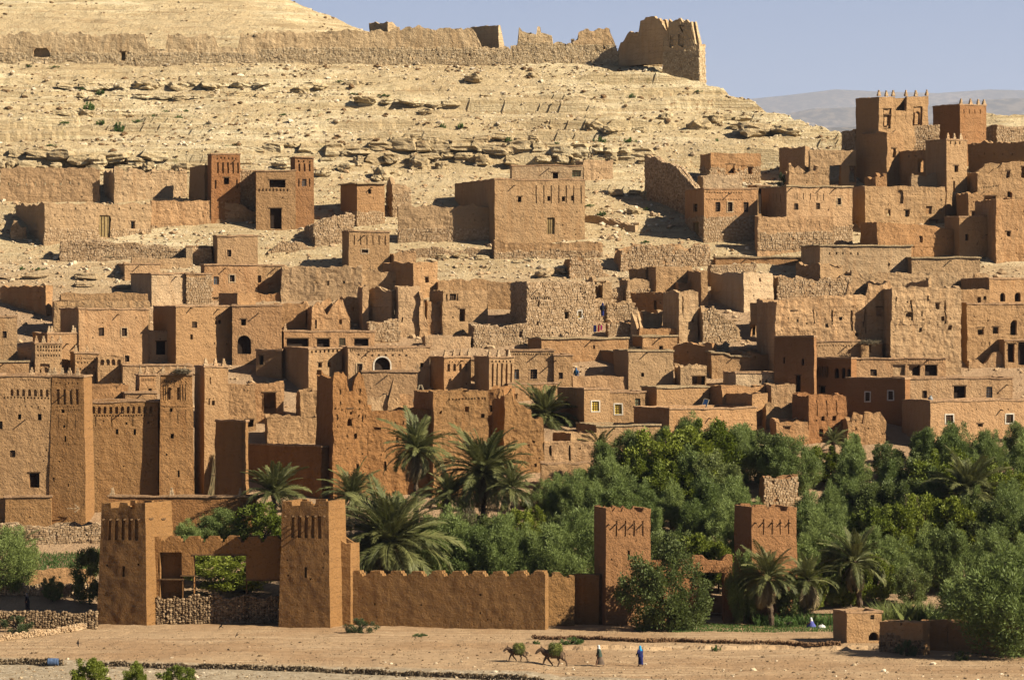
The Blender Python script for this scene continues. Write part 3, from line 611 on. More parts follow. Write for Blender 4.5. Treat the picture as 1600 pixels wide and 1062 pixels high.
B('mud_house', 'ruined house with a zigzag band and one arched opening', 1528, 1612, 252, 345, 'd:1572,265,1578,276;d:1596,260,1606,278;t*9@.5:1530,284,1560,287;a:1574,300,1581,322;n:1537,293,1539,300', sl=17, mat='mud', roof=0, rag=.35, top=[(1528, 268), (1545, 270), (1552, 264), (1566, 253), (1612, 252)])
B('mud_house', 'low broken annex at the foot of the zigzag-band house', 1582, 1612, 308, 345, sl=6, T=5, mat='mud', roof=0, rag=.5, d=463)
B('mud_house', 'wide house with two black windows and a tall blocked niche', 1352, 1477, 291, 356, 'd:1386,327,1391.5,337;d:1414,327,1421,338;m:1402,297,1412,318;d:1453,343,1465,351;n:1447,322,1456,334', sl=24, yaw=18, mat='mud', rag=.12, roof=0, cop=0, st=352)
B('mud_house', 'low broken block beside the foot of the two-window house', 1368, 1385, 274, 297, sl=17, T=4, mat='mud', roof=0, rag=.5, d=468)
B('ruined_wall', 'ruined gable on the roof terrace of the slim merloned tower', 1425, 1470, 272, 300, T=1, d=467, mat='tan', roof=0, rag=.6)
B('mud_house', 'house with a single little window and a cracked mud face', 1371, 1500, 346, 402, 'd:1437,369,1442,379;h*3@.1:1450,372,1470,375', sl=20, yaw=17, mat='mud', roof=0, rag=.2, top=[(1371, 346), (1450, 352), (1480, 356), (1500, 362)])
B('mud_house', 'square house with two small windows between cracked walls', 1499, 1558, 339, 402, 'd:1508,366,1513,376;d:1541,367,1548,377;h*2@.2:1540,386,1556,390', sl=4, T=5, mat='mud', cop=.3)
B('mud_house', 'tall house corner with a stick-figure crack and one window', 1556, 1616, 311, 410, 'd:1573,361,1579,370', sl=3, T=7, mat='mud', rag=.2, roof=0)
B('mud_house', 'ruined keep wall whose lower edge shows two arches', 1513, 1560, 300, 345, 'd:1538,305,1556,335;d:1518,330,1526,342', d=461, sl=16, T=4, mat='mud', roof=0, rag=.5)
B('mud_house', 'long house under a straw-edged roof on the crumbled slope', 1281, 1424, 384, 446, 'h*5@.2:1290,394,1345,398;d:1388,411,1391,416', sl=3, T=7, mat='ruin', cop=1.4, spur='straw', amp=2)
B('mud_wall', 'low mud wall under a straw coping beside the straw-edged roof', 1425, 1531, 403, 446, T=5, mat='ruin', cop=1.3, spur='straw', amp=2)
B('mud_wall', 'thin straw-coped wall along the terrace above the ruined courts', 1118, 1282, 402, 424, T=3, mat='mud', cop=1, spur='straw', d=447, yaw=2)

B('ruined_wall', 'low shaded wall crossing the bare slope beside the seven-groove house', 914, 992, 336, 356, T=.8, yaw=-30, mat='tan', roof=0, rag=.4, top=[(914, 334), (940, 338), (970, 347), (992, 352)])
B('stone_wall', 'rubble terrace wall under the crumbled mud wall with footing stones', 624, 780, 388, 414, T=2, yaw=4, mat='rubble', st=384, roof=0, rag=.5, d=450.5)
B('stone_wall', 'short rubble stub among loose stones below the slim reddish tower', 492, 520, 364, 388, T=1.5, mat='rubble', st=360, roof=0, rag=.5)
B('ruined_wall', 'crumbled terrace edge below the slim reddish tower', 420, 492, 372, 396, T=1.5, mat='rubble', st=370, roof=0, rag=.8, top=[(420, 386), (445, 376), (470, 380), (492, 388)])
B('stone_wall', 'broken rubble wall end beside the low tunnel-mouth wall', 290, 332, 385, 412, T=2, mat='rubble', st=382, roof=0, rag=.6)
B('ruined_wall', 'low mud parapet on the ledge above the pale lean-to wall', 205, 300, 402, 418, T=1, mat='tan', roof=0, rag=.3, d=446)
B('ruined_house', 'half-buried ruin corner on the slope beside the lone grooved tower house', 615, 650, 395, 425, sl=14, T=3, mat='ruin', roof=0, rag=.6, d=444)
B('ruined_wall', 'broken mud wall stepping along the slope above the gutted shell', 1110, 1182, 412, 436, T=1.5, mat='ruin', roof=0, rag=.5, st=408, d=440)
B('ruined_wall', 'crumbled court wall below the pale broken cube', 948, 990, 470, 500, T=1.5, mat='ruin', roof=0, rag=.7, st=466)
B('ruined_house', 'little roofless cell beside the toothed wall', 404, 432, 440, 466, sl=10, T=3, mat='mud', roof=0, rag=.4, d=437)
B('ruined_wall', 'rubble heap wall between the broken shells above the terrace room', 576, 625, 500, 530, T=2, mat='ruin', roof=0, rag=.8, st=496, d=419)

B('ruined_wall', 'broken rubble wall between the alley cloths and the split tower', 950, 990, 500, 528, T=1.2, mat='ruin', roof=0, rag=.7, st=496, d=421)
B('ruined_house', 'small roofless cell behind the courtyard under the split tower', 1004, 1040, 486, 516, sl=14, T=3, mat='ruin', roof=0, rag=.5, d=424)
B('mud_house', 'low straw-edged shed below the split tower court', 1004, 1058, 526, 556, 'd:1030,540,1036,550', sl=8, T=4, mat='mud', cop=1, spur='straw', d=415)
B('ruined_wall', 'tumbled wall end between the slumped rubble and the stepped straw roof', 1092, 1140, 534, 560, T=1.5, mat='ruin', roof=0, rag=.7, st=530, d=414)
B('ruined_house', 'dark roofless room behind the low pale slit-window house', 1168, 1212, 548, 590, sl=18, yaw=24, T=4, mat='mud', roof=0, rag=.5, d=409)
B('mud_wall', 'plain rendered wall below the two shuttered windows', 794, 874, 600, 652, 'h*4@.06:800,615,860,618', T=2, mat='mud', cop=.3, roof=0, d=401)
B('mud_house', 'grey shaded house wall under the bright archway house', 400, 440, 548, 618, 'd:405,555,412,570', T=4, mat='mud', cop=.6, d=408, yaw=-20)
B('ruined_wall', 'rubble stub on the path above the alley of the tall stone house', 950, 984, 446, 474, T=1.5, mat='ruin', roof=0, rag=.6, st=442)
B('ruined_house', 'two-cell ruin under the rubble bank', 1060, 1098, 440, 470, sl=10, T=3, mat='ruin', roof=0, rag=.6, d=436)
B('ruined_wall', 'crumbled garden terrace wall beside the bushy grove edge', 860, 935, 748, 780, T=1, mat='mud', roof=0, rag=.4)
B('ruined_wall', 'low mud wall in front of the carved gate tower and dotted block', 0, 60, 592, 612, T=1.5, mat='mud', roof=0, rag=.2, d=400)
B('mud_house', 'small cube room with one dark hatch on the terrace by the archway house', 398, 428, 492, 520, 'd:408,500,414,508', sl=10, T=3, mat='smooth', cop=.6, d=418)
B('ruined_wall', 'jagged shard wall rising between the fallen houses', 588, 610, 456, 512, T=.8, mat='ruin', roof=0, rag=.8, d=424, top=[(588, 480), (596, 462), (602, 470), (610, 498)])
B('ruined_house', 'eroded house corner below the tall plain ruin', 668, 692, 470, 524, sl=8, T=3, mat='ruin', roof=0, rag=.8, d=422)
# ------------------------------------------------------------ middle rows
B('mud_house', 'small flat-roofed house with one barred window above the plastered annex', 340, 403, 369, 418, 'g:355,390,361.5,401', sl=11, mat='smooth', cop=.7)
B('mud_house', 'pale little porch block tucked beside the one-window flat-roofed house', 291, 301, 386, 418, T=4, mat='pale', cop=.4, yaw=3)
B('mud_house', 'recessed shaded room between the porch block and the flat-roofed house', 300, 341, 386, 418, T=3, d=450, mat='mud', cop=.4)
B('mud_house', 'house with one blue shutter and one pale shutter', 320, 402, 414, 468, 'b:334,432,342,444;g:359,430,366.5,440;d:334,465,341,477', sl=10, mat='smooth', cop=.8)
B('mud_house', 'pale lean-to wall behind the plastered house with the stone patch', 195, 250, 413, 440, sl=2, T=6, mat='pale', cop=.6, d=443)
B('mud_house', 'pale plastered house with a rubble patch at its corner', 237, 292, 428, 478, sl=42, yaw=24, mat='pale', cop=.6)
B('stone_house', 'stone-faced end wall joined to the pale plastered house', 291, 332, 428, 478, T=6, mat='mud', st=432, cop=.5, d=433, yaw=10)
B('mud_house', 'flat house end with a pale wall against the ruined terrace', 400, 444, 415, 458, 'g:403,430,408,444', T=5, mat='mud', cop=.5)
B('mud_wall', 'broad crumbling mud wall below the lone grooved tower house', 440, 566, 416, 470, 'd:452,441,455,444;d:489,438,494,443;d:536,439,540,444;n:512,438,515,447', T=5, mat='ruin', roof=0, rag=.35, amp=2, yaw=3)
B('ruined_wall', 'pale crumbling bank of wall beside the lone grooved tower house', 560, 668, 418, 470, T=4, mat='ruin', roof=0, rag=.8, amp=2, d=437, top=[(560, 420), (610, 422), (640, 430), (668, 424)])
B('mud_house', 'tall plain ruin with a tiny window under the pale rock scar', 646, 684, 409, 465, 'd:664,432,670,441;h*6@.2:650,418,682,420', sl=45, yaw=38, mat='mud', roof=0, rag=.3, T=6)
B('ruined_house', 'broken mud shell with a V-shaped gap in its top', 488, 546, 463, 520, 'd:493,500,496,513;d:530,499,534,506', sl=24, yaw=18, mat='ruin', roof=0, rag=.5, amp=2, top=[(488, 476), (498, 467), (504, 478), (512, 490), (519, 478), (522, 470), (535, 466), (546, 498)])
B('ruined_wall', 'smooth mud wall in the lap of the V-gap shell', 430, 478, 474, 520, T=4, mat='mud', roof=0, rag=.15, d=424, yaw=5)
B('ruined_wall', 'low toothed wall behind the smooth mud wall', 400, 444, 456, 482, T=4, mat='mud', roof=0, rag=.7, d=434)
B('ruined_house', 'ruined house side with one small window beside the V-gap shell', 538, 574, 464, 520, 'd:548,480,552,486', T=4, mat='mud', roof=0, rag=.4, d=425)
B('ruined_tower', 'tall narrow mud pillar left from a fallen house', 566, 576, 444, 520, sl=8, T=3, mat='ruin', roof=0, rag=.7, amp=2, d=423)
B('ruined_wall', 'thin standing shard of wall between two fallen houses', 612, 617, 449, 510, sl=36, yaw=48, mat='ruin', roof=0, rag=.5, T=5, d=422, wt=.3)
B('ruined_tower', 'tall pale ruin block with an eroded top', 622, 656, 447, 526, 'd:627,495,630,503', sl=7, mat='pale', roof=0, rag=.35, amp=2)
B('ruined_tower', 'leaning shard beside the tall pale ruin block', 656, 668, 452, 526, sl=4, T=3, mat='ruin', roof=0, rag=.8, amp=2, top=[(656, 452), (660, 450), (664, 490), (668, 500)])
B('mud_house', 'brick-textured house with a cross lattice window and an open doorway', 692, 762, 454, 522, 'n:697,459,699,470;g:702,459,712,469;n:713,458,715,470;d:718,481,727,502;h*1:706,493,708,496', sl=22, yaw=18, mat='ruin', roof=0, rag=.2)
B('ruined_wall', 'mud wall under the pale rock scar beside the lattice-window house', 684, 765, 438, 462, T=4, mat='mud', roof=0, rag=.3, d=436)
B('ruined_house', 'shaded roofless court between the lattice-window house and the stone house', 762, 800, 442, 510, T=1, mat='mud', roof=0, rag=.4, d=431, yaw=2)
B('stone_house', 'tall rubble-stone house with two black windows and one yellow shutter', 823, 929, 440, 528, 'd:837,471,843,480;d:883,486,889.5,497;y:904,486,909.5,496;d:837,502,841,508;n*9@.5:828,465,859,468;s:838,453', sl=25, yaw=17, mat='rubble', st=441, roof=0, rag=.12)
B('stone_wall', 'rubble wall and steps at the foot of the tall stone house', 740, 826, 506, 545, 'd:812,517,816,527', T=4, mat='rubble', st=504, roof=0, rag=.4, d=418)
B('mud_wall', 'long low pale mud wall fronting the ruined courts', 664, 736, 525, 550, T=2, mat='pale', roof=0, rag=.1, d=417)
B('stone_wall', 'rubble wall along the terrace above the tall stone house', 890, 960, 402, 450, T=4, mat='ruin', st=400, roof=0, rag=.5, d=443, amp=2, top=[(890, 404), (910, 402), (935, 404), (945, 425), (960, 432)])
B('ruined_house', 'collapsed stone corner with a black hole beside the tall stone house', 928, 956, 437, 520, 'd:930,440,942,462', sl=3, T=4, mat='ruin', roof=0, rag=1.0, d=427, st=470)
B('ruined_house', 'pale broken cube among the rubble courts', 980, 1015, 436, 475, sl=4, T=3.5, mat='ruin', roof=0, rag=.4, st=450, amp=2)
B('ruined_house', 'dark open cell above the pale broken cube', 1009, 1014, 419, 445, sl=20, yaw=40, T=3, mat='mud', roof=0, rag=.15, d=440)
B('mud_house', 'smooth roofless house with a square corner above the leaning tower ruin', 1025, 1082, 416, 458, sl=10, T=5, mat='mud', roof=0, rag=.12)
B('ruined_wall', 'rubble bank along the slope below the three-window house', 970, 1110, 382, 425, T=4, mat='ruin', roof=0, rag=.8, amp=2, st=380, d=446)
B('ruined_house', 'gutted house shell with a black inner doorway', 1096, 1106, 422, 478, sl=10, T=6, mat='mud', roof=0, rag=.3, d=432)
B('ruined_house', 'mud block with a round top standing over the gutted shell', 1162, 1208, 425, 500, 'd:1186,434,1189,440', sl=42, yaw=36, mat='pale', roof=0, rag=.3, d=431, T=6)
B('ruined_tower', 'tall narrow ruined tower with a split down its face', 1061, 1091, 455, 535, 'd:1083,497,1086,502;n:1066,462,1068,490', sl=19, yaw=24, mat='ruin', roof=0, rag=.3, amp=2, T=4)
B('ruined_wall', 'bright rubble wall slumping away from the split tower', 1098, 1158, 478, 545, T=3, mat='ruin', st=476, roof=0, rag=.6, amp=2, top=[(1090, 482), (1112, 480), (1130, 490), (1145, 500), (1156, 512), (1158, 530)], d=419)
B('ruined_house', 'shaded broken hall with an inner arch behind the slumped rubble', 1172, 1214, 470, 560, 'a:1172,507,1186,530', T=6, mat='mud', roof=0, rag=.9, d=420, yaw=-46, top=[(1172, 470), (1185, 474), (1195, 480), (1205, 476), (1214, 500)])
B('ruined_wall', 'mud court wall with a small gap behind the split tower', 985, 1044, 455, 512, 'd:1022,470,1027,484', T=1, mat='mud', roof=0, rag=.4, d=429, yaw=-30)
B('ruined_wall', 'curved rubble spur beside the doorway of the tall stone house', 985, 1000, 482, 530, T=1, mat='ruin', roof=0, rag=.6, d=420, yaw=-40, top=[(985, 482), (992, 500), (1000, 524)])
B('mud_wall', 'low courtyard wall under the split tower', 1000, 1062, 512, 540, T=3, mat='mud', roof=0, rag=.15, d=419)
# right: great ruin wall
B('ruined_house', 'great ruined house front with scattered small windows and holes', 1213, 1392, 463, 590, 'd:1370,478,1379,491;d:1239,484,1246,492;d:1290,498,1296,506;d:1312,482,1317,490;n:1300,470,1302,500;n:1330,470,1333,512;n:1352,468,1354,520;d:1257,495,1260.5,500;d:1348,493,1351,503;d:1335,516,1341,521;d:1238,486,1236,490;h*12@.07:1225,512,1380,516;h*8@.08:1225,478,1340,482;n:1270,468,1272,498', sl=5, T=7, mat='ruin', roof=0, rag=.3, amp=2, top=[(1213, 470), (1240, 466), (1280, 462), (1352, 460), (1358, 440), (1372, 446), (1392, 440)], st=None)
B('ruined_house', 'tall eroded wall with two columns of small openings', 1392, 1502, 448, 590, 'd:1415,485,1424,494;d:1461,473,1468,482;d:1436,512,1441,520;d:1482,508,1487,516;n:1424,468,1426,500;n:1476,470,1478,506;d:1471,494,1475,501;n:1398,464,1400,472;n:1448,463,1451,471;n:1438,486,1440,494;h*9@.1:1395,497,1490,500;h*9@.1:1395,505,1490,508;h*8@.1:1395,478,1450,482', sl=2, T=7, mat='ruin', roof=0, rag=.3, amp=2)
B('ruined_house', 'shadowed hollow court at the head of the great ruin', 1282, 1318, 412, 470, sl=40, yaw=30, T=5, mat='ruin', roof=0, rag=.6, d=436)
B('ruined_house', 'roofless room with a dark inner wall above the eroded wall', 1390, 1394, 446, 470, sl=52, yaw=60, T=4.5, mat='ruin', roof=0, rag=.3, d=431)
B('ruined_house', 'broken corner room above the two columns of openings', 1452, 1456, 436, 460, sl=30, yaw=50, T=3, mat='ruin', roof=0, rag=.6, d=434)
B('ruined_wall', 'rubble terrace wall at the top of the great ruin', 1215, 1330, 432, 475, T=4, mat='ruin', roof=0, rag=.6, amp=2, st=430, d=433)
B('ruined_wall', 'eroded terrace wall joining the straw-coped wall', 1330, 1545, 425, 460, T=3, mat='ruin', roof=0, rag=.5, amp=2, d=436)
B('mud_house', 'long house with three little pointed windows under a ledge roof', 1546, 1612, 436, 482, 'a:1563,457,1571,471;a:1586,457,1595,471;d:1527,465,1532,473', sl=34, yaw=22, mat='mud', cop=.5)
B('mud_house', 'low wing with two tiny windows beside the pointed-window house', 1500, 1546, 452, 482, 'd:1527,464,1532,473;d:1536,463,1541,469', T=5, d=430, mat='mud', roof=0, rag=.15)
B('mud_house', 'square house with two windows and a tall rounded doorway above', 1511, 1612, 475, 566, 'd:1528,510,1537,522;d:1552,510,1560.5,522;a:1579,500,1588.5,523;h*3@.2:1530,534,1550,540', sl=12, mat='mud', rag=.08, roof=0, cop=.6, emb=3)
B('mud_house', 'open shed with square pillars at the foot of the two-window square house', 1570, 1612, 532, 575, 'd:1575,536,1585,566;d:1591,534,1606,570', T=4, mat='mud', cop=.6, d=411)
B('ruined_wall', 'rounded broken wall at the foot of the two-window square house', 1514, 1572, 545, 582, T=2, mat='ruin', roof=0, rag=.7, d=411, top=[(1514, 566), (1545, 556), (1560, 548), (1572, 556)])
# right: restored houses
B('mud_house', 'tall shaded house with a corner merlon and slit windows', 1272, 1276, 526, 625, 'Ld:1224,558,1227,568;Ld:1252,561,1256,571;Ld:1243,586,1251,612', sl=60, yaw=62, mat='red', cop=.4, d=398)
B('mud_house', 'smooth house with a sawtooth band and one black window', 1272, 1345, 533, 580, 'd:1325,546,1329.5,553;t*16@.5:1274,539,1342,541.5;s:1321,542', T=6, mat='smooth', cop=.5, d=408)
B('mud_house', 'tan kiosk with a thatched hood on the terrace', 1346, 1378, 537, 575, 'd:1358,540,1361,550', T=3, mat='mud', cop=1, spur='straw', d=408)
B('mud_house', 'restored house with three wide terrace openings framed by lattice plaster', 1336, 1478, 560, 595, 'd:1394.5,569,1414,587;d:1420.5,569,1437.5,587;d:1445,569,1464.5,587;g:1360,577,1370.5,587;t*24@.5:1389,562,1474,563.6;t*24@.5:1389,565.5,1474,567', T=6, yaw=8, mat='smooth', cop=.7)
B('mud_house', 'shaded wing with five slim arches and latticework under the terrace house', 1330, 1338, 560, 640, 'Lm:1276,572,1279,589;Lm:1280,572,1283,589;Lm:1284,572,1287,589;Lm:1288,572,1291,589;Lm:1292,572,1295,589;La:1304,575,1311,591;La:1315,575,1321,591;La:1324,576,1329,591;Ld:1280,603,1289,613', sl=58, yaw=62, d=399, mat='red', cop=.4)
B('mud_house', 'restored house with a wide black doorway under a ledge and two windows', 1419, 1582, 591, 632, 'd:1490,602,1509,624;g:1441,610,1448.5,622;b:1541.5,604,1551,622;s:1573,601', yaw=8, mat='smooth', cop=.6, T=7)
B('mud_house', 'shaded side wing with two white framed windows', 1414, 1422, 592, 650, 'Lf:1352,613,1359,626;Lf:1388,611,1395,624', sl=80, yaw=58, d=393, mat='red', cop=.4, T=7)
B('mud_house', 'broad smooth house with two white framed windows above the trees', 1454, 1612, 626, 690, 'f:1478,648,1489.5,661;f:1572,647,1583,660;s:1563,640;d:1528,661,1536,667', sl=36, yaw=24, mat='smooth', cop=.6)
B('ruined_house', 'ruined mud house with two tiny windows and long grooves', 1263, 1325, 616, 690, 'd:1284,650,1289,657;d:1301,650,1307,657;n*3@.1:1270,625,1315,650;d:1281,670,1287,683', sl=22, yaw=20, mat='red', roof=0, rag=.3, tp=.05)
B('ruined_wall', 'low mud wall with a sagging top beside the long-groove ruin', 1214, 1264, 655, 695, 'd:1226,665,1234,670', T=3, mat='mud', roof=0, rag=.3)
B('ruined_wall', 'broken mud enclosure between the long-groove ruin and the broad smooth house', 1324, 1385, 650, 695, 'd:1331,657,1338,667', T=5, mat='mud', roof=0, rag=.6, top=[(1324, 652), (1348, 660), (1352, 645), (1375, 647), (1385, 655)])
B('ruined_house', 'dotted mud cube between the shaded tower house and the long-groove ruin', 1206, 1243, 600, 650, T=4, mat='ruin', roof=0, rag=.15)
B('ruined_wall', 'stone-strewn low wall below the dotted mud cube', 1196, 1256, 632, 690, T=5, mat='mud', roof=0, rag=.6, d=392)
# centre: lower houses
B('mud_house', 'long roofed house under brushwood eaves at the foot of the tall stone house', 846, 982, 529, 565, 'd:927,539,930,545', sl=2, T=6, mat='mud', cop=1.2, spur='straw')
B('mud_house', 'house with a toothed cornice and two shuttered windows', 798, 866, 548, 604, 'b:801,577,811,592;g:829,577,839.5,592;n*18@.5:800,552,864,554.5', T=6, mat='mud', cop=.8, yaw=5)
B('mud_house', 'narrow house with a small framed window and three drip slots', 866, 895, 555, 604, 'g:873,582,880,592;n*3@.3:872,572,881,575;s:868,563', T=5, mat='mud', cop=.6)
B('mud_wall', 'open courtyard parapet where the blue-robed figure leans', 895, 982, 587, 606, T=.6, mat='smooth', roof=0, rag=.08, d=404)
B('mud_house', 'shaded back rooms of the open courtyard', 910, 984, 549, 590, 'd:896,571,900,577', T=4, d=413, mat='mud', cop=1, spur='straw', yaw=-40)
B('mud_house', 'cracked mud house with one little arched window', 982, 1052, 548, 606, 'a:1002,582,1007,589;h*2@.1:1025,578,1045,582;s:1010,551', sl=2, T=6, mat='ruin', cop=.8, spur='straw', amp=1.5)
B('ruined_house', 'collapsed vault with a dark room behind it', 1063, 1104, 570, 606, 'd:1081,587,1102,601', T=3, mat='ruin', roof=0, rag=.6, d=404)
B('ruined_house', 'hollow shaded room behind the collapsed vault', 1052, 1112, 536, 590, T=1, yaw=-35, mat='mud', roof=0, rag=.5, d=411)
B('mud_house', 'rough plastered house with a stepped straw roof edge', 1112, 1172, 552, 600, T=6, mat='mud', cop=1.2, spur='straw', d=408, top=[(1112, 550), (1140, 552), (1141, 557), (1172, 559)], amp=2)
B('mud_house', 'low pale house with two slit windows below the stepped straw roof', 1150, 1216, 583, 640, 'd:1186,594,1189,599;d:1196,593,1199,598', T=6, mat='pale', cop=.4, d=400)
B('mud_house', 'mud house front beside the leaning blue panel', 1026, 1108, 605, 640, sl=22, yaw=22, mat='mud', cop=.9, spur='straw', d=397)
B('mud_house', 'mud house with a dark shaded corner behind the leaning blue panel', 1128, 1196, 602, 650, sl=22, yaw=24, mat='mud', roof=0, rag=.2, d=397)
B('mud_house', 'shaded wall end next to the garden houses', 1176, 1200, 614, 660, sl=36, yaw=36, T=5, mat='mud', roof=0, rag=.15, d=393)
B('mud_house', 'yellow-shuttered house with a broad shaded side', 913, 953, 608, 668, 'y:925,627,936,642', sl=41, yaw=24, mat='mud', cop=.7)
B('mud_house', 'lower yellow-shuttered house with a half-open green door', 952, 1008, 613, 668, 'y:961,631,971.5,646;v:993,622,1001,648', T=6, mat='mud', cop=.5, d=394)
B('mud_house', 'long flat house with a drain spout just above the treetops', 1046, 1182, 638, 690, 's:1107,653', sl=42, yaw=30, mat='mud', cop=.8, T=7)
B('mud_house', 'low straw-roofed house in front of the yellow-shuttered houses', 932, 1032, 665, 710, sl=2, T=8, mat='mud', cop=.8, spur='straw')
B('mud_house', 'low stepped mud walls beside the grey-green palm clump', 892, 934, 676, 722, sl=28, yaw=28, mat='mud', roof=0, rag=.1)
B('mud_wall', 'garden wall under the low stepped mud walls', 850, 928, 690, 735, 'n:858,695,861,712;n:889,697,892,720', T=1, mat='smooth', roof=0, rag=.1)
B('mud_wall', 'lower garden wall with an eroded foot', 846, 926, 722, 765, T=1, mat='mud', roof=0, rag=.2, cop=.4)
# centre-left
B('mud_house', 'white-edged upper terrace room with three wide black openings', 444, 586, 518, 552, 'd:448,528,482,541.5;d:495,528,515,542;v:530,528,540,540;d:553.5,528.5,576,540.5;c:446,580', sl=3, T=5, mat='smooth', cop=.6, d=415)
B('mud_house', 'house with a dentil cornice and two little windows under the terrace room', 482, 534, 545, 612, 'd:497,566,503,574;d:511.5,566,516.5,574;n*7@.45:484,547,530,551', sl=45, yaw=28, mat='mud', cop=.5)
B('mud_house', 'house with a big white-rimmed arch and dotted cornice', 544, 672, 543, 606, 'a:585,558,610,579;g:558,568,566,582;t*32@.5:547,545,630,549;n*8@.3:555,553,640,556;d:657,566,662,573', sl=16, mat='smooth', cop=.5, d=404)
B('mud_house', 'low merloned roof room in front of the white-rimmed arch', 566, 652, 581, 640, 'd:652,583,662,600;c:576,636,653', T=5, mat='smooth', cop=.8, d=399, yaw=3)
B('ruined_wall', 'crumbled court wall beside the ruined kasbah tower crown', 574, 606, 616, 662, T=1.5, mat='ruin', roof=0, rag=.6, d=395)
B('ruined_wall', 'tall pointed shard of wall standing in the ruined court', 606, 626, 592, 662, T=1, mat='ruin', roof=0, rag=.3, d=395, top=[(606, 628), (612, 606), (616, 593), (621, 600), (626, 622)])
B('ruined_wall', 'low toothed court wall behind the trestle ladder', 624, 692, 617, 662, T=1.5, mat='ruin', roof=0, rag=.7, d=396)
B('mud_house', 'small kasbah pavilion with a row of four carved niches', 694, 736, 558, 616, 'm*4@.45:697,568,733,580;n*7@.3:700,564,732,566;h*6@.2:700,587,730,589;c:697,710,722,734', sl=23, yaw=26, mat='mud', cop=.8)
B('mud_house', 'ribbed kasbah pavilion with five deep vertical slots', 764, 803, 558, 625, 'n*5@.35:766,568,802,604;n*6@.4:766,563,800,566;c:766,780,796', sl=23, yaw=26, mat='mud', cop=.8)
B('mud_house', 'recessed plain wall joining the two carved pavilions', 734, 766, 561, 612, T=4, mat='mud', cop=.5, d=407)
B('mud_house', 'ruined kasbah block with a brick lattice parapet and one square window', 677, 763, 611, 775, 'd:727,635,733,643;d:686,640,690,646;t*12@.5:700,622,760,625;d:752,646,758,652;h*6@.06:690,665,750,668', sl=3, T=9, mat='brown', roof=0, rag=.18, emb=4)
B('ruined_tower', 'shaded split side tower of the lattice-parapet kasbah', 762, 788, 606, 775, 'd:766,633,772,643', T=5, mat='brown', roof=0, rag=.5, yaw=-12, d=384, emb=4)
B('ruined_tower', 'eroded brown kasbah tower rising beside the garden palms', 788, 850, 604, 740, 'd:806,616,809,624;d:832,673,836,680;d:824,690,828,697;d:834,722,838,729', sl=3, T=5, mat='brown', roof=0, rag=.6, emb=4, amp=2, top=[(788, 620), (800, 604), (803, 618), (815, 628), (830, 632), (833, 644), (848, 650), (850, 668)])
B('ruined_tower', 'ruined kasbah tower with carved niches and a broken crown', 520, 576, 580, 780, 'n:533,604,535,612;n:562,604,564,612;d:531,624,533.5,630;d:547,624,549.5,630;d:561,623,563.5,629;n*10@.35:522,636,574,639;d:543,638,550,652;n:526,646,528,655;n:566,646,568,655;d:553,674,558,684;d:540,674,543,679;h*6@.1:523,662,570,666;d:557,723,561,733', sl=23, yaw=20, T=6, mat='brown', roof=0, rag=.25, tp=.06, top=[(520, 596), (523, 581), (529, 580), (540, 590), (543, 610), (552, 611), (554, 596), (562, 583), (568, 592), (572, 610), (576, 628)], emb=4)
B('ruined_house', 'broad brown kasbah wall with slanting drain holes', 575, 680, 637, 780, 'n*4@.15:610,650,665,656;a:584,655,595,660;d:601,720,604,735;d:679,680,683,688;d:619,678,622,686;h*8@.06:585,690,670,693', T=8, mat='brown', roof=0, rag=.2, emb=4, d=372.3, top=[(575, 632), (582, 640), (585, 648), (600, 645), (640, 638), (680, 640)], yaw=10)
B('ruined_house', 'roofless house with a tapering dark niche and a tilted block', 398, 444, 598, 665, 'd:412,612,432,645', T=5, mat='mud', roof=0, rag=.3, d=394)
B('ruined_house', 'bulging mud pillar over a black cavity', 470, 500, 608, 658, T=4, mat='mud', roof=0, rag=.4, d=392, amp=2)
B('ruined_wall', 'sagging mud wall below the tapering niche', 418, 502, 650, 700, 'h*8@.1:430,677,495,679', T=3, mat='mud', roof=0, rag=.4, d=387)
B('mud_house', 'deeply shaded lower court wall behind the fan palm', 385, 502, 696, 790, T=1, mat='brown', roof=0, rag=.05, d=374, yaw=-38, cop=.8)
B('mud_house', 'mud house with a long vertical crack beside the kasbah corner tower', 355, 400, 600, 668, 'h*5@.2:358,608,392,611;d:384,655,396,680', T=5, mat='mud', roof=0, rag=.2, d=391)
B('mud_wall', 'shaded stable block beside the stacked reeds', 384, 388, 658, 770, sl=42, yaw=50, mat='brown', roof=0, rag=.1, T=4.2, d=364.5, cop=.6)
# left: rows above the kasbah
B('mud_house', 'broad smooth house with three barred windows and a drain spout', 123, 232, 483, 575, 'g:154,512,162.5,525;g:190,512,198.5,525;g:195,555,202,565;s:184,491,105,537,120,537;p:92,502,98,520', sl=41, yaw=22, mat='smooth', cop=.7)
B('mud_house', 'set-back parapet room behind the three-window smooth house', 84, 234, 470, 500, 'd:91,470,106,479;d:111,471,123,480', T=4, d=421, mat='mud', rag=.15, roof=0)
B('mud_wall', 'low mud bank with a rounded end above the parapet room', 95, 232, 458, 485, T=2, mat='mud', roof=0, rag=.3, d=427)
B('ruined_wall', 'shaded terrace wall under the yellow rock ledge', 0, 72, 446, 495, T=1, mat='mud', roof=0, rag=.4, yaw=-40, d=431)
B('mud_house', 'house with one large square opening beside a cracked plaster wall', 231, 292, 518, 575, 'd:244,533,258.5,553.5;s:250,529,264,529', T=5, mat='smooth', cop=.7, d=413)
B('mud_house', 'long terraced house with paired tiny windows', 275, 364, 479, 570, 'g:300,502,308,512;d:336,501,340,507;d:341.5,500,345.5,506;d:297,522,301,530;s:298,481,340,483', sl=44, yaw=26, mat='mud', cop=.5)
B('mud_house', 'bright house with a tall black archway at its foot', 363, 440, 478, 600, 'd:377,498,384.5,508.5;a:371,524,392,553', T=7, mat='smooth', cop=.4, yaw=4, d=412)
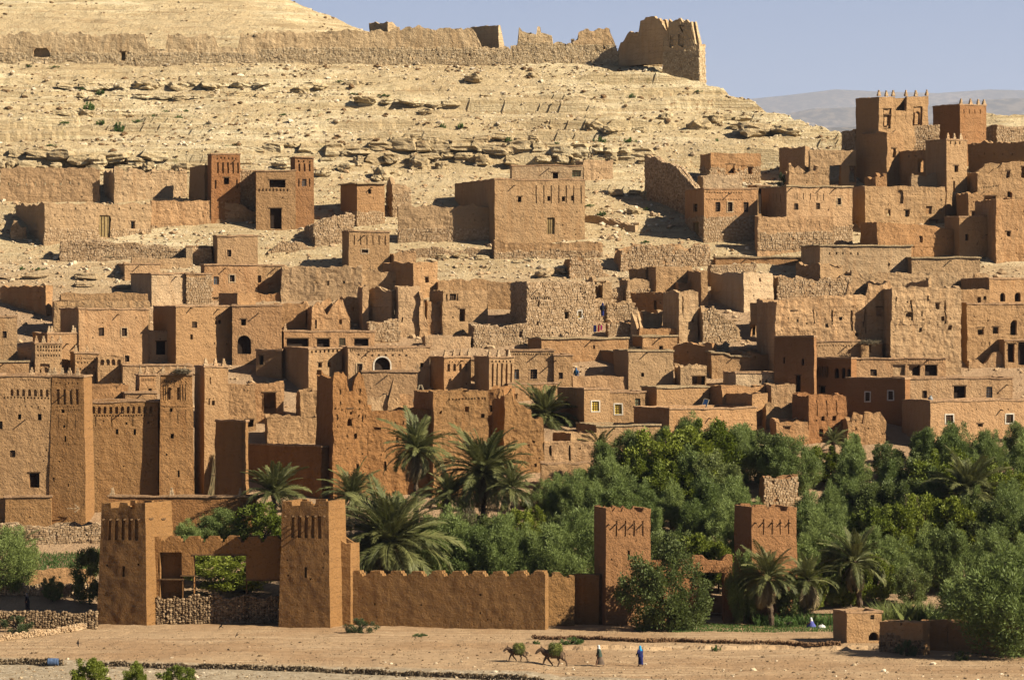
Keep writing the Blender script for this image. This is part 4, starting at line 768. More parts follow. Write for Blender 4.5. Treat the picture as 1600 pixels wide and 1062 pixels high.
B('mud_house', 'mud parapet cube on the terrace of the archway house', 371, 400, 457, 485, sl=22, yaw=36, T=4, mat='mud', roof=0, rag=.1, d=424)
B('mud_house', 'low merloned house below the broad three-window house', 74, 124, 521, 580, 'c:77,81,115,120;s:104,537,120,537', sl=32, yaw=24, mat='smooth', cop=.5, d=409)
B('mud_house', 'edge house with one barred window beside a black alley', -12, 27, 495, 572, 'g:4,517,10.5,528', T=6, mat='mud', cop=.5)
B('mud_house', 'carved gate tower with an arched window and zigzag bands', 55, 97, 537, 606, 'a:65,573,75.5,586;n:63,568,78,588;t*9@.5:57,540,95,544;t*9@.5:57,546,95,549;t*9@.5:57,554,95,557;c:57,68,82,94', sl=12, mat='mud', cop=.6)
B('mud_house', 'carved block with dotted rows and forked grooves', 117, 155, 552, 606, 'h*6@.3:119,565,150,568;h*6@.3:119,574,150,577;n*2@.22:128,580,156,598;n*10@.5:119,559,152,561;c:119,136,148', sl=14, mat='mud', cop=.7)
B('mud_house', 'plain mud cube with blind scalloped arches along its top', 153, 193, 557, 612, 'm*4@.7:155,561,190,571', T=5, mat='mud', roof=0, rag=.1, d=404)
B('mud_wall', 'pale terrace wall behind the kasbah roof', 192, 300, 571, 600, T=3, mat='smooth', cop=.6, d=403)
B('mud_house', 'low roof shed on the kasbah terrace', -10, 45, 565, 600, T=5, mat='mud', cop=.9, spur='straw', d=404)
# the kasbah
K = 'blocks of the restored kasbah'
B('kasbah_wing', 'kasbah wing with an arcaded frieze and a black street doorway', -10, 79, 588, 775, 'm*7@.5:14,608,78,619;n*14@.45:4,620,78,623;n*12@.3:30,593,78,595;d:28,647,33.5,655;d:59,646,65,656;d:46,738,62,762;g:16,703,24,714;g:-4,658,4,670;h*7@.15:5,634,75,637;n:38,623,39.5,630;c:49,67,78;s:40,655', T=10, mat='mud', cop=.6, d=362.3, yaw=3, cat='kasbah', group=K, emb=4)
B('kasbah_tower', 'tapering kasbah tower with four slots and a painted white arrow', 76, 134, 588, 820, 'h*6@.25:85,597,122,600;n*4@.42:85,608,125,632;h*7@.3:84,635,123,637;n*12@.4:83,640,124,642;d:95,639.5,99.5,645;n*3@.06:84,647,124,670;d:98,664,101.5,668;d:100,681,103,690;h*4@.1:84,692,122,695;d:83,745,85.5,752;d:105,755,107.5,760;c:80,94,108,122', d=362, yaw=-6, T=4.2, mat='brown', tp=.14, cop=.5, cat='kasbah', group=K, emb=3, step=.4)
B('kasbah_wall', 'kasbah curtain wall with twelve arched niches and pale crosses', 130, 247, 628, 790, 'm*12@.52:133,635,240,646;n*26@.5:133,648,240,650.6;n:149,650,150.4,666;n:174,650,175.4,666;n:207,650,208.4,666;d:132,660,135,664;d:196,659,199,663;d:231,658,234,662;d:131,672,134,683;d:181,670,185,678;d:209,670,213,679;h*10@.05:140,700,235,703', d=366.6, T=8, yaw=4, mat='brown', cop=.6, cat='kasbah', group=K, emb=3, step=.4)
B('kasbah_tower', 'kasbah tower with two diamond-latticed slots and a straw nest beside it', 248, 304, 586, 790, 'n*2@.28:258,605,286,624;t*3@.3:254,600,264,626;t*3@.3:280,600,292,626;n*16@.5:252,634,291,636.5;d:265.5,637,270,643;n*3@.06:260,640,296,662;d:267,677,272,685;d:278,734,281,745;h*9@.3:253,594,291,597;c:252,265,278,291', d=366, yaw=6, T=4.2, mat='brown', tp=.12, cop=.6, cat='kasbah', group=K, emb=3, step=.4)
B('kasbah_tower', 'plain kasbah corner tower with one wavy groove and a shaded flank', 319, 358, 573, 790, 'd:331,625.5,335.5,633;n:328,589,330,600;h*6@.2:322,622,352,624;n:326,622,328,632;c:322,338,352', d=370, sl=21, yaw=24, T=3.1, mat='mud', tp=.05, cop=.6, cat='kasbah', group=K, emb=3)
B('mud_house', 'small roof pavilion with a slotted cornice on the kasbah terrace', 218, 244, 586, 622, 'n*8@.4:221,591,241,595;d:232,606,237,612;c:220,230,241', sl=8, T=3, mat='mud', cop=.7, d=388)
B('mud_house', 'flat terrace roof with a low parapet between the kasbah towers', 196, 246, 614, 640, T=4, mat='mud', cop=.7, d=383)
B('mud_house', 'bare mud terrace mound between the kasbah towers', 128, 200, 601, 640, T=5, mat='mud', roof=0, rag=.12, d=386)
B('mud_wall', 'coped garden wall with a merlon in front of the kasbah', 170, 400, 776, 830, 'c:176,268,375', T=1.2, mat='brown', cop=.9, d=357, yaw=0, roof=0, emb=3)
B('mud_wall', 'low forecourt wall with a straw coping beside the tapering tower', 8, 80, 776, 826, T=1.2, mat='brown', cop=.9, d=361, yaw=4, roof=0, emb=3)
B('stone_wall', 'rubble bank below the kasbah forecourt, tumbled and eroded', -15, 176, 820, 872, T=3, mat='rubble', st=818, roof=0, rag=.5, d=356, yaw=2, emb=3)
B('mud_wall', 'low field wall of earth behind the dry-stone walls', 45, 150, 888, 930, T=1, mat='mud', roof=0, rag=.25, d=343)
# ------------------------------------------------------------ garden gates
B('gate_tower', 'flared gate tower with five deep slots and one slit, sunlit on its right side', 151, 229, 787, 976, 'n*5@.5:164,811,216,844;d:190,884,194,901;d:164,882,167,885;d:213,880,216,883;s:162,811,173,811,184,811,195,811,206,811,217,811;Rd:236,810,240,813;Rd:255,810,259,813', d=330, sr=38, yaw=-22, mat='gate', amp=.7, tp=.13, roof=1, cop=0, top=[(161, 786), (170, 786), (171, 794), (183, 794), (184, 785), (196, 786), (197, 790), (200, 790), (201, 795), (207, 795), (208, 786), (226, 786)], cat='tower', step=.35, emb=2)
B('gate_tower', 'flared gate tower with five deep slots beside the long crenellated wall', 435, 516, 785, 985, 'n*5@.52:451,806,503,841;d:475,886,479,902;d:448,897,451,900;d:504,863,506,867;s:446,806,458,806,470,806,481,806,493,806,507,806', d=327, sr=26, yaw=-19, mat='gate', amp=.7, tp=.11, roof=1, cop=0, top=[(443, 783), (454, 783), (455, 790), (467, 790), (468, 783), (484, 783), (485, 787), (488, 787), (489, 791), (496, 791), (497, 783), (513, 783)], cat='tower', step=.35, emb=2)
B('gate_buttress', 'narrow sloping buttress behind the right-hand flared tower', 516, 548, 848, 985, d=329, T=3, mat='gate', yaw=-14, tp=.06, roof=0, top=[(520, 836), (541, 836), (541, 850), (548, 851), (549, 880)], cat='buttress')
gw = [(232, 836)]
for i in range(7):
    a = 236+i*31; gw += [(a, 838), (a+12, 838), (a+13, 842), (a+16, 842), (a+17, 847), (a+22, 847), (a+23, 842), (a+26, 842), (a+27, 838)]
B('gate_wall', 'crenellated gate lintel wall with one wide opening between the flared towers', 234, 450, 836, 974, 'd:302,867,384,974;n:250,863,284,940;d:384,906,440,974;d:250,905,285,974;d:284,899,303,974', d=330.6, T=1.1, yaw=-4, mat='gate', roof=0, top=gw, cat='wall', step=.35)
cw = []
for i in range(10):
    a = 536+i*32; cw += [(a, 900), (a+5, 900), (a+6, 896), (a+10, 896), (a+11, 892), (a+26, 892), (a+27, 896), (a+29, 896), (a+30, 900)]
B('curtain_wall', 'long crenellated garden wall of plain mud', 535, 852, 892, 977, d=327, T=1, yaw=-17, mat='gate', amp=.7, roof=0, top=cw, cat='wall', step=.35)
B('curtain_wall', 'short sunlit wall panel with one stepped merlon', 853, 898, 894, 974, d=329, T=1, yaw=10, mat='gate', roof=0, top=[(853, 902), (862, 901), (864, 897), (868, 894), (876, 894), (880, 899), (884, 902), (890, 901), (898, 898)], cat='wall', step=.35)
B('curtain_wall', 'shaded wall return beside the slit-windowed garden tower', 897, 936, 896, 974, d=330, T=1, yaw=-30, mat='gate', roof=0, cat='wall')
GT = 'square towers along the garden wall'
B('garden_tower', 'garden tower with four grooves and a slit, half hidden by the round bush', 946, 1018, 793, 972, 'n*4@.16:957,813,1012,838;d:981,859,984.5,874;s:951,819,962,819,976,819,989,819,1003,819;n*3@.06:955,880,1010,884', d=329, sl=17, yaw=13, mat='red', tp=.04, cop=0, top=[(946, 794), (955, 792), (957, 800), (962, 793), (966, 799), (972, 799), (974, 792), (986, 796), (990, 792), (998, 800), (1004, 800), (1006, 793), (1018, 795)], cat='tower', group=GT, step=.35)
B('garden_tower', 'garden tower with four grooves rising behind the palms', 1174, 1246, 789, 974, 'n*4@.14:1187,811,1239,835;s:1180,816,1192,816,1206,816,1219,816,1233,816', d=333, sl=24, yaw=19, mat='red', tp=.03, cop=0, top=[(1174, 792), (1180, 791), (1182, 789), (1197, 789), (1199, 795), (1206, 791), (1218, 791), (1220, 798), (1229, 798), (1231, 791), (1246, 792)], cat='tower', group=GT, step=.35)
B('gate_wall', 'small doorway gate with stepped merlons between the garden towers', 1016, 1145, 866, 974, 'd:1093,894,1131,974', d=332, T=1, yaw=8, mat='red', roof=0, top=[(1016, 876), (1075, 874), (1084, 867), (1098, 867), (1101, 871), (1108, 876), (1128, 876), (1131, 870), (1136, 866), (1145, 866)], cat='wall', step=.35)
B('mud_wall', 'dark earthen wall inside the small doorway gate', 1080, 1150, 930, 976, d=334.5, T=1, yaw=-20, mat='red', roof=0, rag=.2)
B('ruined_wall', 'stone-cored wall stub standing among the garden trees', 1194, 1246, 742, 800, T=2, mat='red', roof=0, rag=.3, st=740, top=[(1194, 745), (1200, 742), (1214, 747), (1230, 744), (1246, 740)])
B('ruined_wall', 'crumbling mud garden wall seen between the treetops', 955, 1060, 737, 775, T=1, mat='mud', roof=0, rag=.4)
B('mud_hut', 'small mud hut with a cracked corner at the path edge', 1323, 1378, 957, 1001, 'd:1360,960,1366,967;a:1357,987,1373,1001', d=312, sl=11, yaw=16, T=3.2, mat='mud', roof=1, cop=.4, cat='hut')
B('mud_wall', 'shaded earth wall with a rubble foot beside the small mud hut', 1374, 1442, 970, 1018, d=306, T=1.2, yaw=-34, mat='mud', roof=0, rag=.12, st=995, stmat='drystone')
B('mud_wall', 'long shaded earth wall running under the tamarisk trees', 1438, 1620, 972, 1016, 'n:1480,976,1481,1010', d=306, T=1, yaw=-33, mat='mud', roof=0, rag=.15)
B('stone_ramp', 'low rubble ramp between the hut and the reeds', 1372, 1420, 950, 985, d=322, T=3, yaw=-20, mat='tan', roof=0, rag=.4, cat='ramp', top=[(1372, 972), (1395, 958), (1415, 949), (1420, 958)])
# ------------------------------------------------------------ rocks
def rock_mesh(seed, sub=3, sq=(1, 1, 1), rough=.28):
    V, Fc = ico(sub); o = Vector((seed*11.3, seed*3.1, 0)); out = []
    for p in V:
        q = Vector((p.x*sq[0], p.y*sq[1], p.z*sq[2]))
        k = 1+rough*noise.noise(p*1.3+o)+rough*.6*(noise.cell(p*2.2+o)-.5)+rough*.35*noise.noise(p*4+o)
        b = max(abs(p.x), abs(p.y), abs(p.z)); q = q*lerp(1, .8/b, .45)*k; out.append(q)
    return out, Fc
ROCKS = []
for k in range(6):
    v, f = rock_mesh(k+1); me = bpy.data.meshes.new('boulder'); me.from_pydata([tuple(p) for p in v], [], f); me.materials.append(M['hill_ground']); ROCKS.append(me)
BOULDERS = [(145,134,38,10),(195,133,34,11),(225,132,40,13),(250,130,20,12),(280,130,34,14),(305,130,24,13),(330,134,40,12),(375,135,30,9),(410,136,40,9),(110,180,30,14),(135,178,28,12),(175,172,22,7),(60,198,20,8),(570,163,40,9),(605,163,20,8),(640,163,40,8),(680,162,26,7),(665,173,24,9),(855,190,24,14),(930,198,34,16),(955,207,34,12),(885,218,20,10),(1040,187,26,14),(1090,190,46,20),(1118,186,24,14),(1180,200,60,22),(1228,206,50,18),(540,262,26,16),(605,266,42,20),(655,252,34,24),(690,256,22,14),(745,247,26,14),(590,277,20,10),(505,272,26,14),(835,112,20,8),(740,120,30,12),(760,150,24,8),(470,140,30,12),(500,138,24,9),(440,262,30,12),(1010,300,22,12),(990,330,26,10),(1205,388,14,7),(1258,386,12,8),(880,420,26,12),(850,425,30,14),(40,300,14,9)]
r = random.Random(5)
for k, (x, y, w, h) in enumerate(BOULDERS):
    d = D(max(100, y+h/2)); s = d/FPX; p = at(x, y, d); p.z = ground_z(p.x, p.y)+h*s*.28
    o = bpy.data.objects.new('boulder', ROCKS[k % 6]); COL.objects.link(o); o.location = p; o.rotation_euler = (r.uniform(-.25, .25), r.uniform(-.15, .15), r.uniform(0, 6.28)); o.scale = (w*s*.56, w*s*.5, h*s*.62)
    z_ = 'on the white ledge below the citadel wall' if y < 145 else 'on the open slope of the ridge' if y < 222 else 'at the cliff foot above the houses' if y < 290 else 'on bare rock between the houses'; tag(o, ('large ' if w > 33 else 'small ' if w < 25 else '')+'limestone boulder '+z_, 'boulder', ('large ' if w > 33 else 'small ' if w < 25 else 'middling ')+'boulders '+z_)
def pebbles(name, n, place, mat, smin, smax, seed):
    m = MB(); q = random.Random(seed)
    for _ in range(n):
        p = place(q)
        if p is None: continue
        s = q.uniform(smin, smax)*(1 if q.random() < .85 else 1.9); m.blob(p+Vector((0, 0, s*.15)), (s*q.uniform(.8, 1.4), s, s*q.uniform(.5, .8)), q)
    return tag(m.obj(name, mat), kind='stuff')
def on_hill(q):
    y = q.uniform(440, 545) if q.random() < .93 else q.uniform(545, 615); x = q.uniform(-.15, .10)*y
    if noise.noise(Vector((x*.06, y*.1, 3))) < q.uniform(-.5, .35): return None
    return Vector((x, y, ground_z(x, y)))
pebbles('scree', 11000, on_hill, 'scree', .06, .24, 11)
def on_terrace(q):
    y = q.uniform(395, 485); x = q.uniform(-.145, .145)*y; return Vector((x, y, ground_z(x, y)))
pebbles('rubble', 5500, on_terrace, 'stone', .08, .26, 13)
flat('dry_scrub', (.20, .12, .055), .35, .95, 7)
def on_slope(q):
    y = q.uniform(486, 545) if q.random() < .8 else q.uniform(548, 620); x = q.uniform(-.15, .10)*y
    if noise.noise(Vector((x*.05, y*.12, 33))) < q.uniform(-.35, .3): return None
    return Vector((x, y, ground_z(x, y)))
pebbles('dry_scrub', 4200, on_slope, 'dry_scrub', .09, .26, 14)
def block_mesh(seed):
    bm = bmesh.new(); bmesh.ops.create_cube(bm, size=2); bmesh.ops.subdivide_edges(bm, edges=bm.edges[:], cuts=4, use_grid_fill=True); o_ = Vector((seed*9.1, 2, seed))
    for v in bm.verts:
        p = v.co.copy(); l = p.length; p = p*lerp(1, 1.15/l, .38); k = .20*noise.noise(p*.9+o_)+.12*noise.noise(p*2.3+o_)+.10*(noise.cell(Vector((p.x*.8, p.y*.8, p.z*2.6))+o_)-.5); v.co = p*(1+k)
    me = bpy.data.meshes.new('rock'); bm.to_mesh(me); bm.free(); me.materials.append(M['hill_ground']); return me
BLK = [block_mesh(k+1) for k in range(7)]
CL = [(0, 250), (150, 256), (300, 251), (450, 240), (560, 241), (650, 236), (800, 240), (1000, 244)]
q_ = random.Random(4); hs_ = bpy.data.objects['hillside']
def rockpiece(px, py, w, h, dep, fwd, dz=0):
    d = D(py+h/2)-fwd; s = d/FPX; p = at(px, py, d); o = bpy.data.objects.new('rock', q_.choice(BLK)); COL.objects.link(o); o.parent = hs_; o.location = p+Vector((0, dep*.6, dz)); o.rotation_euler = (q_.uniform(-.12, .12), q_.uniform(-.1, .1), q_.uniform(-.3, .3)+math.pi*q_.randint(0, 1)); o.scale = (w*s/2, dep, h*s/2)
px = -10
while px < 1010:
    c = pl(CL, px); w = q_.uniform(20, 46)
    if not (60 < px < 330 and q_.random() < .35): rockpiece(px+w/2, c-8+q_.uniform(-4, 4), w*1.1, q_.uniform(12, 22), q_.uniform(1.2, 2.0), q_.uniform(-.3, .5))
    px += w*.92
px = -10
while px < 1010:
    c = pl(CL, px); w = q_.uniform(14, 34)
    if q_.random() < .75: rockpiece(px+w/2, c+9+q_.uniform(-3, 3), w, q_.uniform(10, 18), 1.0, q_.uniform(-.4, .6))
    px += w*q_.uniform(.9, 1.3)
for x0_, x1_, py, wl, wh in ((88, 430, 133, 14, 34), (560, 700, 163, 14, 34), (120, 520, 151, 10, 30), (430, 620, 131, 12, 26), (80, 200, 178, 14, 34), (880, 1000, 205, 14, 30), (1000, 1150, 186, 16, 34), (1140, 1260, 200, 20, 44), (560, 840, 216, 12, 30), (0, 120, 430, 14, 40), (90, 190, 447, 14, 40), (660, 800, 402, 14, 34), (800, 900, 408, 12, 30), (950, 1010, 300, 12, 28)):
    px = x0_
    while px < x1_:
        w = q_.uniform(wl, wh)
        if q_.random() < .8: rockpiece(px+w/2, py+q_.uniform(-3, 3), w, q_.uniform(5, 10), .8, .0)
        px += w*q_.uniform(.9, 1.5)
def on_bed(q):
    y = 278+q.random()**1.6*40; x = q.uniform(-46, 46); return Vector((x, y, near_z(x, y)))
pebbles('pebbles', 2200, on_bed, 'drystone', .03, .10, 12); pebbles('pebbles', 350, lambda q: (lambda x, y: Vector((x, y, near_z(x, y))))(q.uniform(-45, 45), 277+q.random()**2*22), 'scree', .04, .15, 15)
# dry-stone field walls
def drystone(label, pts, d0, h, th, mat='drystone', size=.2, seed=1, group=None):
    q = random.Random(seed); P_ = []
    for px, py in pts:
        d = d0 if d0 else EYE*FPX/(py-HOR); p = at(px, py, d); P_.append(Vector((p.x, p.y, 0)))
    base = P_[0].copy(); base.z = near_z(base.x, base.y) if base.y < 335 else ground_z(base.x, base.y)
    root = empty('dry_stone_wall', base); tag(root, label, 'wall', group, 'thing'); m = MB()
    for a, b in zip(P_, P_[1:]):
        L = (b-a).length; ax = (b-a)/L; no = Vector((ax.y, -ax.x, 0)); t = 0
        while t < L:
            w = size*q.uniform(.7, 1.5); c = a+ax*(t+w/2); zb = near_z(c.x, c.y) if c.y < 335 else ground_z(c.x, c.y)
            hh = h*(1+.35*noise.noise(Vector((c.x*.7, c.y, seed)))); z = 0
            while z < hh:
                sz = size*q.uniform(.6, 1.0)
                for off in ((-th/2, th/2) if th > .3 else (0,)):
                    m.blob(Vector((c.x, c.y, zb+z+sz/2))+no*(off+q.uniform(-.05, .05))+ax*q.uniform(-.05, .05)-base, (w*.62, max(size*.5, th*.35), sz*.62), q, .22)
                z += sz*.85
            t += w*.85
    tag(m.obj('stones', mat, root), kind='stuff')
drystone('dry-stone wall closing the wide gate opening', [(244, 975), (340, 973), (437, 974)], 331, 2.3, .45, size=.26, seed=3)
drystone('sunlit broken dry-stone wall on the field edge by the flared gate tower', [(-10, 945), (60, 944), (100, 940), (152, 934)], 340, .9, .4, 'stone', .26, 4)
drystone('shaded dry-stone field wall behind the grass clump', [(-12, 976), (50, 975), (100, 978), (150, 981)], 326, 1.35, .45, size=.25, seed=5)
drystone('low tumbled stone edging beside the field wall', [(-10, 1003), (40, 997), (110, 988), (150, 978)], None, .45, .3, 'stone', .22, 6)
drystone('short end of the long stone kerb, cut off beside the blue drum', [(-10, 1034), (40, 1034), (98, 1036)], None, .42, .3, 'shade_toned_stone', .18, 7)
drystone('long low stone kerb along the river path', [(160, 1036), (300, 1040), (420, 1044), (560, 1048), (700, 1054), (800, 1058), (900, 1063)], None, .34, .3, 'shade_toned_stone', .16, 8)  # shade on the kerb's faces is put into the darker stone colour
flat('bank_shade_soil', (.17, .095, .045), .3, .95, 6)  # dark tone puts the bank's shadow into its colour
drystone('ragged shade-coloured earth bank running between the walkers and the garden gate', [(832, 997), (870, 998), (905, 998), (960, 1001), (1010, 1003), (1060, 1002), (1095, 1004), (1140, 1005), (1200, 1006), (1260, 1008), (1312, 1008)], None, .22, .34, 'bank_shade_soil', .2, 9)
# ------------------------------------------------------------ trees
def crown_mesh(seed, R_, H_, n, per, ls, lw, mat, up=.5, shape='round', low=.12):
    q = random.Random(seed); m = MB(); cl = []
    while len(cl) < n:
        a = q.uniform(0, 6.283); t = q.random(); rad = math.sqrt(q.random())
        if shape == 'round': pr = math.sin(math.pi*min(1, .12+t*.86))**.6
        else: pr = (1-t)**.55*.9+.12 if t > .25 else .75+t
        rr_ = R_*pr*(rad if q.random() < .35 else lerp(.7, 1.02, q.random()))*(1+.22*math.sin(a*2+seed)+.15*math.sin(a*5+seed*2))
        cl.append((Vector((math.cos(a)*rr_, math.sin(a)*rr_, H_*(low+(1-low)*t*(1+.12*math.sin(a*3+seed))))), q.uniform(.12, .20)*R_))
    for c, s in cl:
        out = Vector((c.x, c.y, (c.z-H_*.45)*.8)); out = out.normalized() if out.length > .1 else Vector((0, 0, 1))
        ax = (out*(1-up)+Vector((0, 0, up))+Vector((q.uniform(-.3, .3), q.uniform(-.3, .3), 0))).normalized()
        for _ in range(per):
            g = Vector((q.gauss(0, 1), q.gauss(0, 1), q.gauss(0, 1))).normalized(); loose = q.random() < (.38 if mat == 'tamarisk' else .2)
            p = c+g*s*(q.uniform(.55, 1.05) if not loose else q.uniform(.9, 1.5))+ax*g.dot(ax)*s*up*.9
            if p.z < .1: continue
            rv = Vector((q.uniform(-1, 1), q.uniform(-1, 1), q.uniform(-1, 1)))
            dr = (ax*.6+rv*.7+g*(.9 if loose else .35)).normalized(); nn = g+rv.cross(g)*.35+rv*.25; sd_ = dr.cross(nn).normalized()
            l = ls*q.uniform(.6, 1.3); w = lw*q.uniform(.7, 1.3); n0 = len(m.v)
            m.v += [p, p+dr*l*.5+sd_*w, p+dr*l, p+dr*l*.5-sd_*w]; m.f.append((n0, n0+1, n0+2, n0+3))
    return m, cl
def tree_proto(name, seed, R_, H_, n, per, ls, lw, mat, up, shape='round', low=.12):
    root = empty(name, (0, 0, 0)); m, cl = crown_mesh(seed, R_, H_, n, per, ls, lw, mat, up, shape, low); q = random.Random(seed+9)
    t = MB(); base = Vector((0, 0, -.4)); fork = Vector((q.uniform(-.2, .2), q.uniform(-.2, .2), H_*.22)); t.tube([base, fork*.5, fork], [.20, .16, .13], 7)
    for c, s in q.sample(cl, 9): t.tube([fork, fork.lerp(c, .5)+Vector((0, 0, .2)), c], [.10, .06, .02], 5)
    t.obj('trunk', 'bark', root); m.obj('crown', mat, root); return root
PROTO = {
 'ta': tree_proto('tamarisk_tree', 1, 2.5, 6.6, 78, 290, .34, .035, 'tamarisk', .9, 'plume'),
 'tb': tree_proto('tamarisk_tree', 2, 2.8, 6.0, 82, 290, .32, .037, 'tamarisk', .8, 'round'),
 'tc': tree_proto('tamarisk_tree', 3, 2.2, 7.0, 74, 290, .34, .035, 'tamarisk', .95, 'plume'),
 'oa': tree_proto('olive_tree', 4, 2.9, 5.4, 74, 210, .20, .07, 'olive', .3, 'round'),
 'ob': tree_proto('olive_tree', 5, 2.5, 5.8, 70, 210, .20, .07, 'olive', .35, 'round'),
 'aa': tree_proto('almond_tree', 6, 2.7, 5.0, 74, 190, .22, .085, 'almond', .3, 'round'),
 'ab': tree_proto('almond_tree', 7, 2.3, 5.6, 66, 190, .22, .085, 'almond', .45, 'round'),
 'sh': tree_proto('shrub', 8, 1.2, 1.5, 26, 130, .16, .035, 'scrub', .6, 'round', .02),
 'st': tree_proto('shrub', 9, .8, .55, 14, 90, .14, .03, 'grass', .7, 'round', .02),
 'rb': tree_proto('round_bush', 14, 3.3, 6.0, 120, 210, .20, .07, 'olive', .4, 'round', .03),
 'dr': tree_proto('dry_bush', 10, 1.8, 2.6, 40, 110, .22, .02, 'dry', .5, 'round', .05),
}
HOME = {k: (2.5, 6.6) for k in PROTO}; HOME.update(ta=(2.6, 7.1), tb=(2.9, 6.5), tc=(2.3, 7.4), oa=(3.0, 5.8), ob=(2.6, 6.2), aa=(2.8, 5.4), ab=(2.4, 6.0), sh=(1.3, 1.75), st=(.85, .75), dr=(1.9, 2.9), rb=(3.4, 6.4))
TL = {'t': ('feathery grey-green tamarisk tree growing in the walled garden', 'tree', 'tamarisk trees in the garden'), 'o': ('dark dense olive tree growing in the walled garden', 'tree', 'olive trees in the garden'), 'a': ('bright green leafy almond tree growing in the walled garden', 'tree', 'almond trees in the garden')}
USED = set()
def plant(k, px, ytop, d, wpx=None, label=None, cat=None, group=None, base=None, name=None):
    x = (px-800)/FPX*d; z = ground_z(x, d) if d > 334 else near_z(x, d)
    if base is not None: z = at(px, base, d).z
    zt = EYE+(HOR-ytop)/FPX*d; h = max(.3, zt-z); r0, h0 = HOME[k]
    o = PROTO[k] if k not in USED else copy_tree(PROTO[k]); USED.add(k)
    if name: o.name = name
    sz = h/h0; sx = (wpx*d/FPX/2/r0) if wpx else sz*rng.uniform(.85, 1.15)
    sx = min(max(sx, sz*.55), sz*2.2)
    o.location = (x, d, z-.05); o.rotation_euler = (0, 0, rng.uniform(0, 6.28)); o.scale = (sx, sx, sz)
    l = TL.get(k[0]) if k not in ('st', 'sh') else None
    a, b, c = l or ('', '', ''); tag(o, label or a, cat or b or 'shrub', group or c, 'thing'); return o
SIL = [(545, 838), (680, 806), (740, 795), (790, 800), (850, 770), (868, 745), (900, 738), (925, 712), (950, 682), (985, 674), (1010, 678), (1040, 662), (1072, 648), (1092, 656), (1130, 662), (1190, 668), (1232, 676), (1262, 694), (1300, 690), (1345, 672), (1390, 690), (1405, 662), (1440, 664), (1500, 668), (1560, 672), (1600, 650)]
def garden(row_d, x0, x1, kinds, gap, hlo, hhi, seed):
    q = random.Random(seed); px = x0+q.uniform(0, gap*.4)
    while px < x1:
        d = row_d+q.uniform(-2.2, 2.2); x = (px-800)/FPX*d; z = ground_z(x, d) if d > 334 else 0
        h = q.uniform(hlo, hhi); yt = HOR-(z+h-EYE)*FPX/d; yt = max(yt, pl(SIL, px)+q.uniform(0, 10))
        ok = True
        if 1160 < px < 1278 and d < 372 and yt < 796: yt = 796+q.uniform(0, 8)
        yb = HOR-(z-EYE)*FPX/d
        if ok and yb-yt > 22:
            k = q.choice(kinds); zi = 0 if px < 930 else 1 if px < 1175 else 2 if px < 1400 else 3; zn = ('behind the crenellated garden wall', 'in the grove between the two garden towers', 'in the grove below the long-groove ruin', 'in the grove below the broad smooth house')[zi]; l0 = {'t': 'feathery grey-green tamarisk tree', 'o': 'dark dense olive tree', 'a': 'bright green leafy almond tree'}[k[0]]
            plant(k, px, yt, d, None, l0+' '+zn, 'tree', {'t': 'tamarisks ', 'o': 'olives ', 'a': 'almonds '}[k[0]]+zn)
        px += gap*q.uniform(.7, 1.25)
garden(387, 945, 1640, ['ta', 'tc', 'tb'], 42, 4.5, 7, 1)
garden(381, 925, 1640, ['ta', 'tb', 'tc', 'ob'], 44, 5, 7, 2)
garden(374, 905, 1640, ['ta', 'tc', 'ob', 'tb', 'aa'], 46, 5, 7, 3)
garden(366, 870, 1640, ['tb', 'ta', 'aa', 'tc', 'ob'], 48, 4.5, 6.5, 4)
garden(358, 850, 1640, ['oa', 'ta', 'tc', 'tb', 'ta'], 48, 4.5, 6, 5)
garden(350, 700, 1640, ['ta', 'tc', 'ob', 'ab', 'tb'], 50, 4.5, 6, 6)
garden(357, 556, 866, ['aa', 'ab', 'tb', 'ta'], 40, 2.6, 3.6, 21)
garden(349, 640, 760, ['ta', 'aa', 'tb'], 40, 3.5, 4.6, 22)
garden(342, 670, 925, ['ta', 'tc', 'tb'], 44, 5.5, 7, 7)
garden(342, 1010, 1150, ['oa', 'ab', 'ob'], 44, 4.5, 5.5, 8)
garden(342, 1255, 1640, ['tb', 'ab', 'ta', 'tc'], 48, 4.5, 6, 9)
garden(335.5, 1260, 1460, ['oa', 'ab', 'ob'], 50, 3.5, 4.6, 10)
for k_, x_, y_ in (('ab', 590, 778), ('tb', 625, 772), ('ab', 690, 770), ('tb', 722, 776), ('ta', 790, 772), ('ab', 822, 768), ('tb', 852, 752)): plant(k_, x_, y_, 367.5+rng.uniform(-1, 1), None, 'low leafy bush at the foot of the brown kasbah walls', 'bush', 'bushes at the kasbah foot')
# named single plants
plant('rb', 1046, 858, 325, 122, 'big round olive-green bush in front of the garden tower', 'bush')
plant('aa', 352, 862, 341, 150, 'bright green leafy tree filling the wide gate opening', 'tree')
plant('ab', 425, 880, 346, 80, 'small green tree beside the right edge of the gate opening', 'tree')
plant('ab', 408, 786, 352, 90, 'green tree rising over the gate wall beside the right-hand flared tower', 'tree')
plant('tb', 350, 800, 354, 70, 'green tree rising over the middle of the gate wall', 'tree')
plant('ta', 295, 816, 352, 60, 'short feathery tree just above the gate wall beside the left-hand flared tower', 'tree')
plant('tb', 14, 832, 341, 95, 'feathery tamarisk tree beside the figure in dark robes', 'tree')
plant('oa', 140, 852, 337, 60, 'dark small tree against the flank of the flared gate tower', 'tree')
plant('ob', 82, 900, 338, 34, 'thin shrub in front of the earth field wall', 'shrub', name='field_shrub')
plant('tb', 1590, 868, 303, 170, 'large soft tamarisk leaning over the long shaded earth wall', 'tree')
plant('ta', 1500, 905, 315, 90, 'tamarisk growing just behind the long shaded earth wall', 'tree')
plant('tb', 1560, 880, 318, 90, 'tamarisk growing behind the end of the shaded earth wall', 'tree')
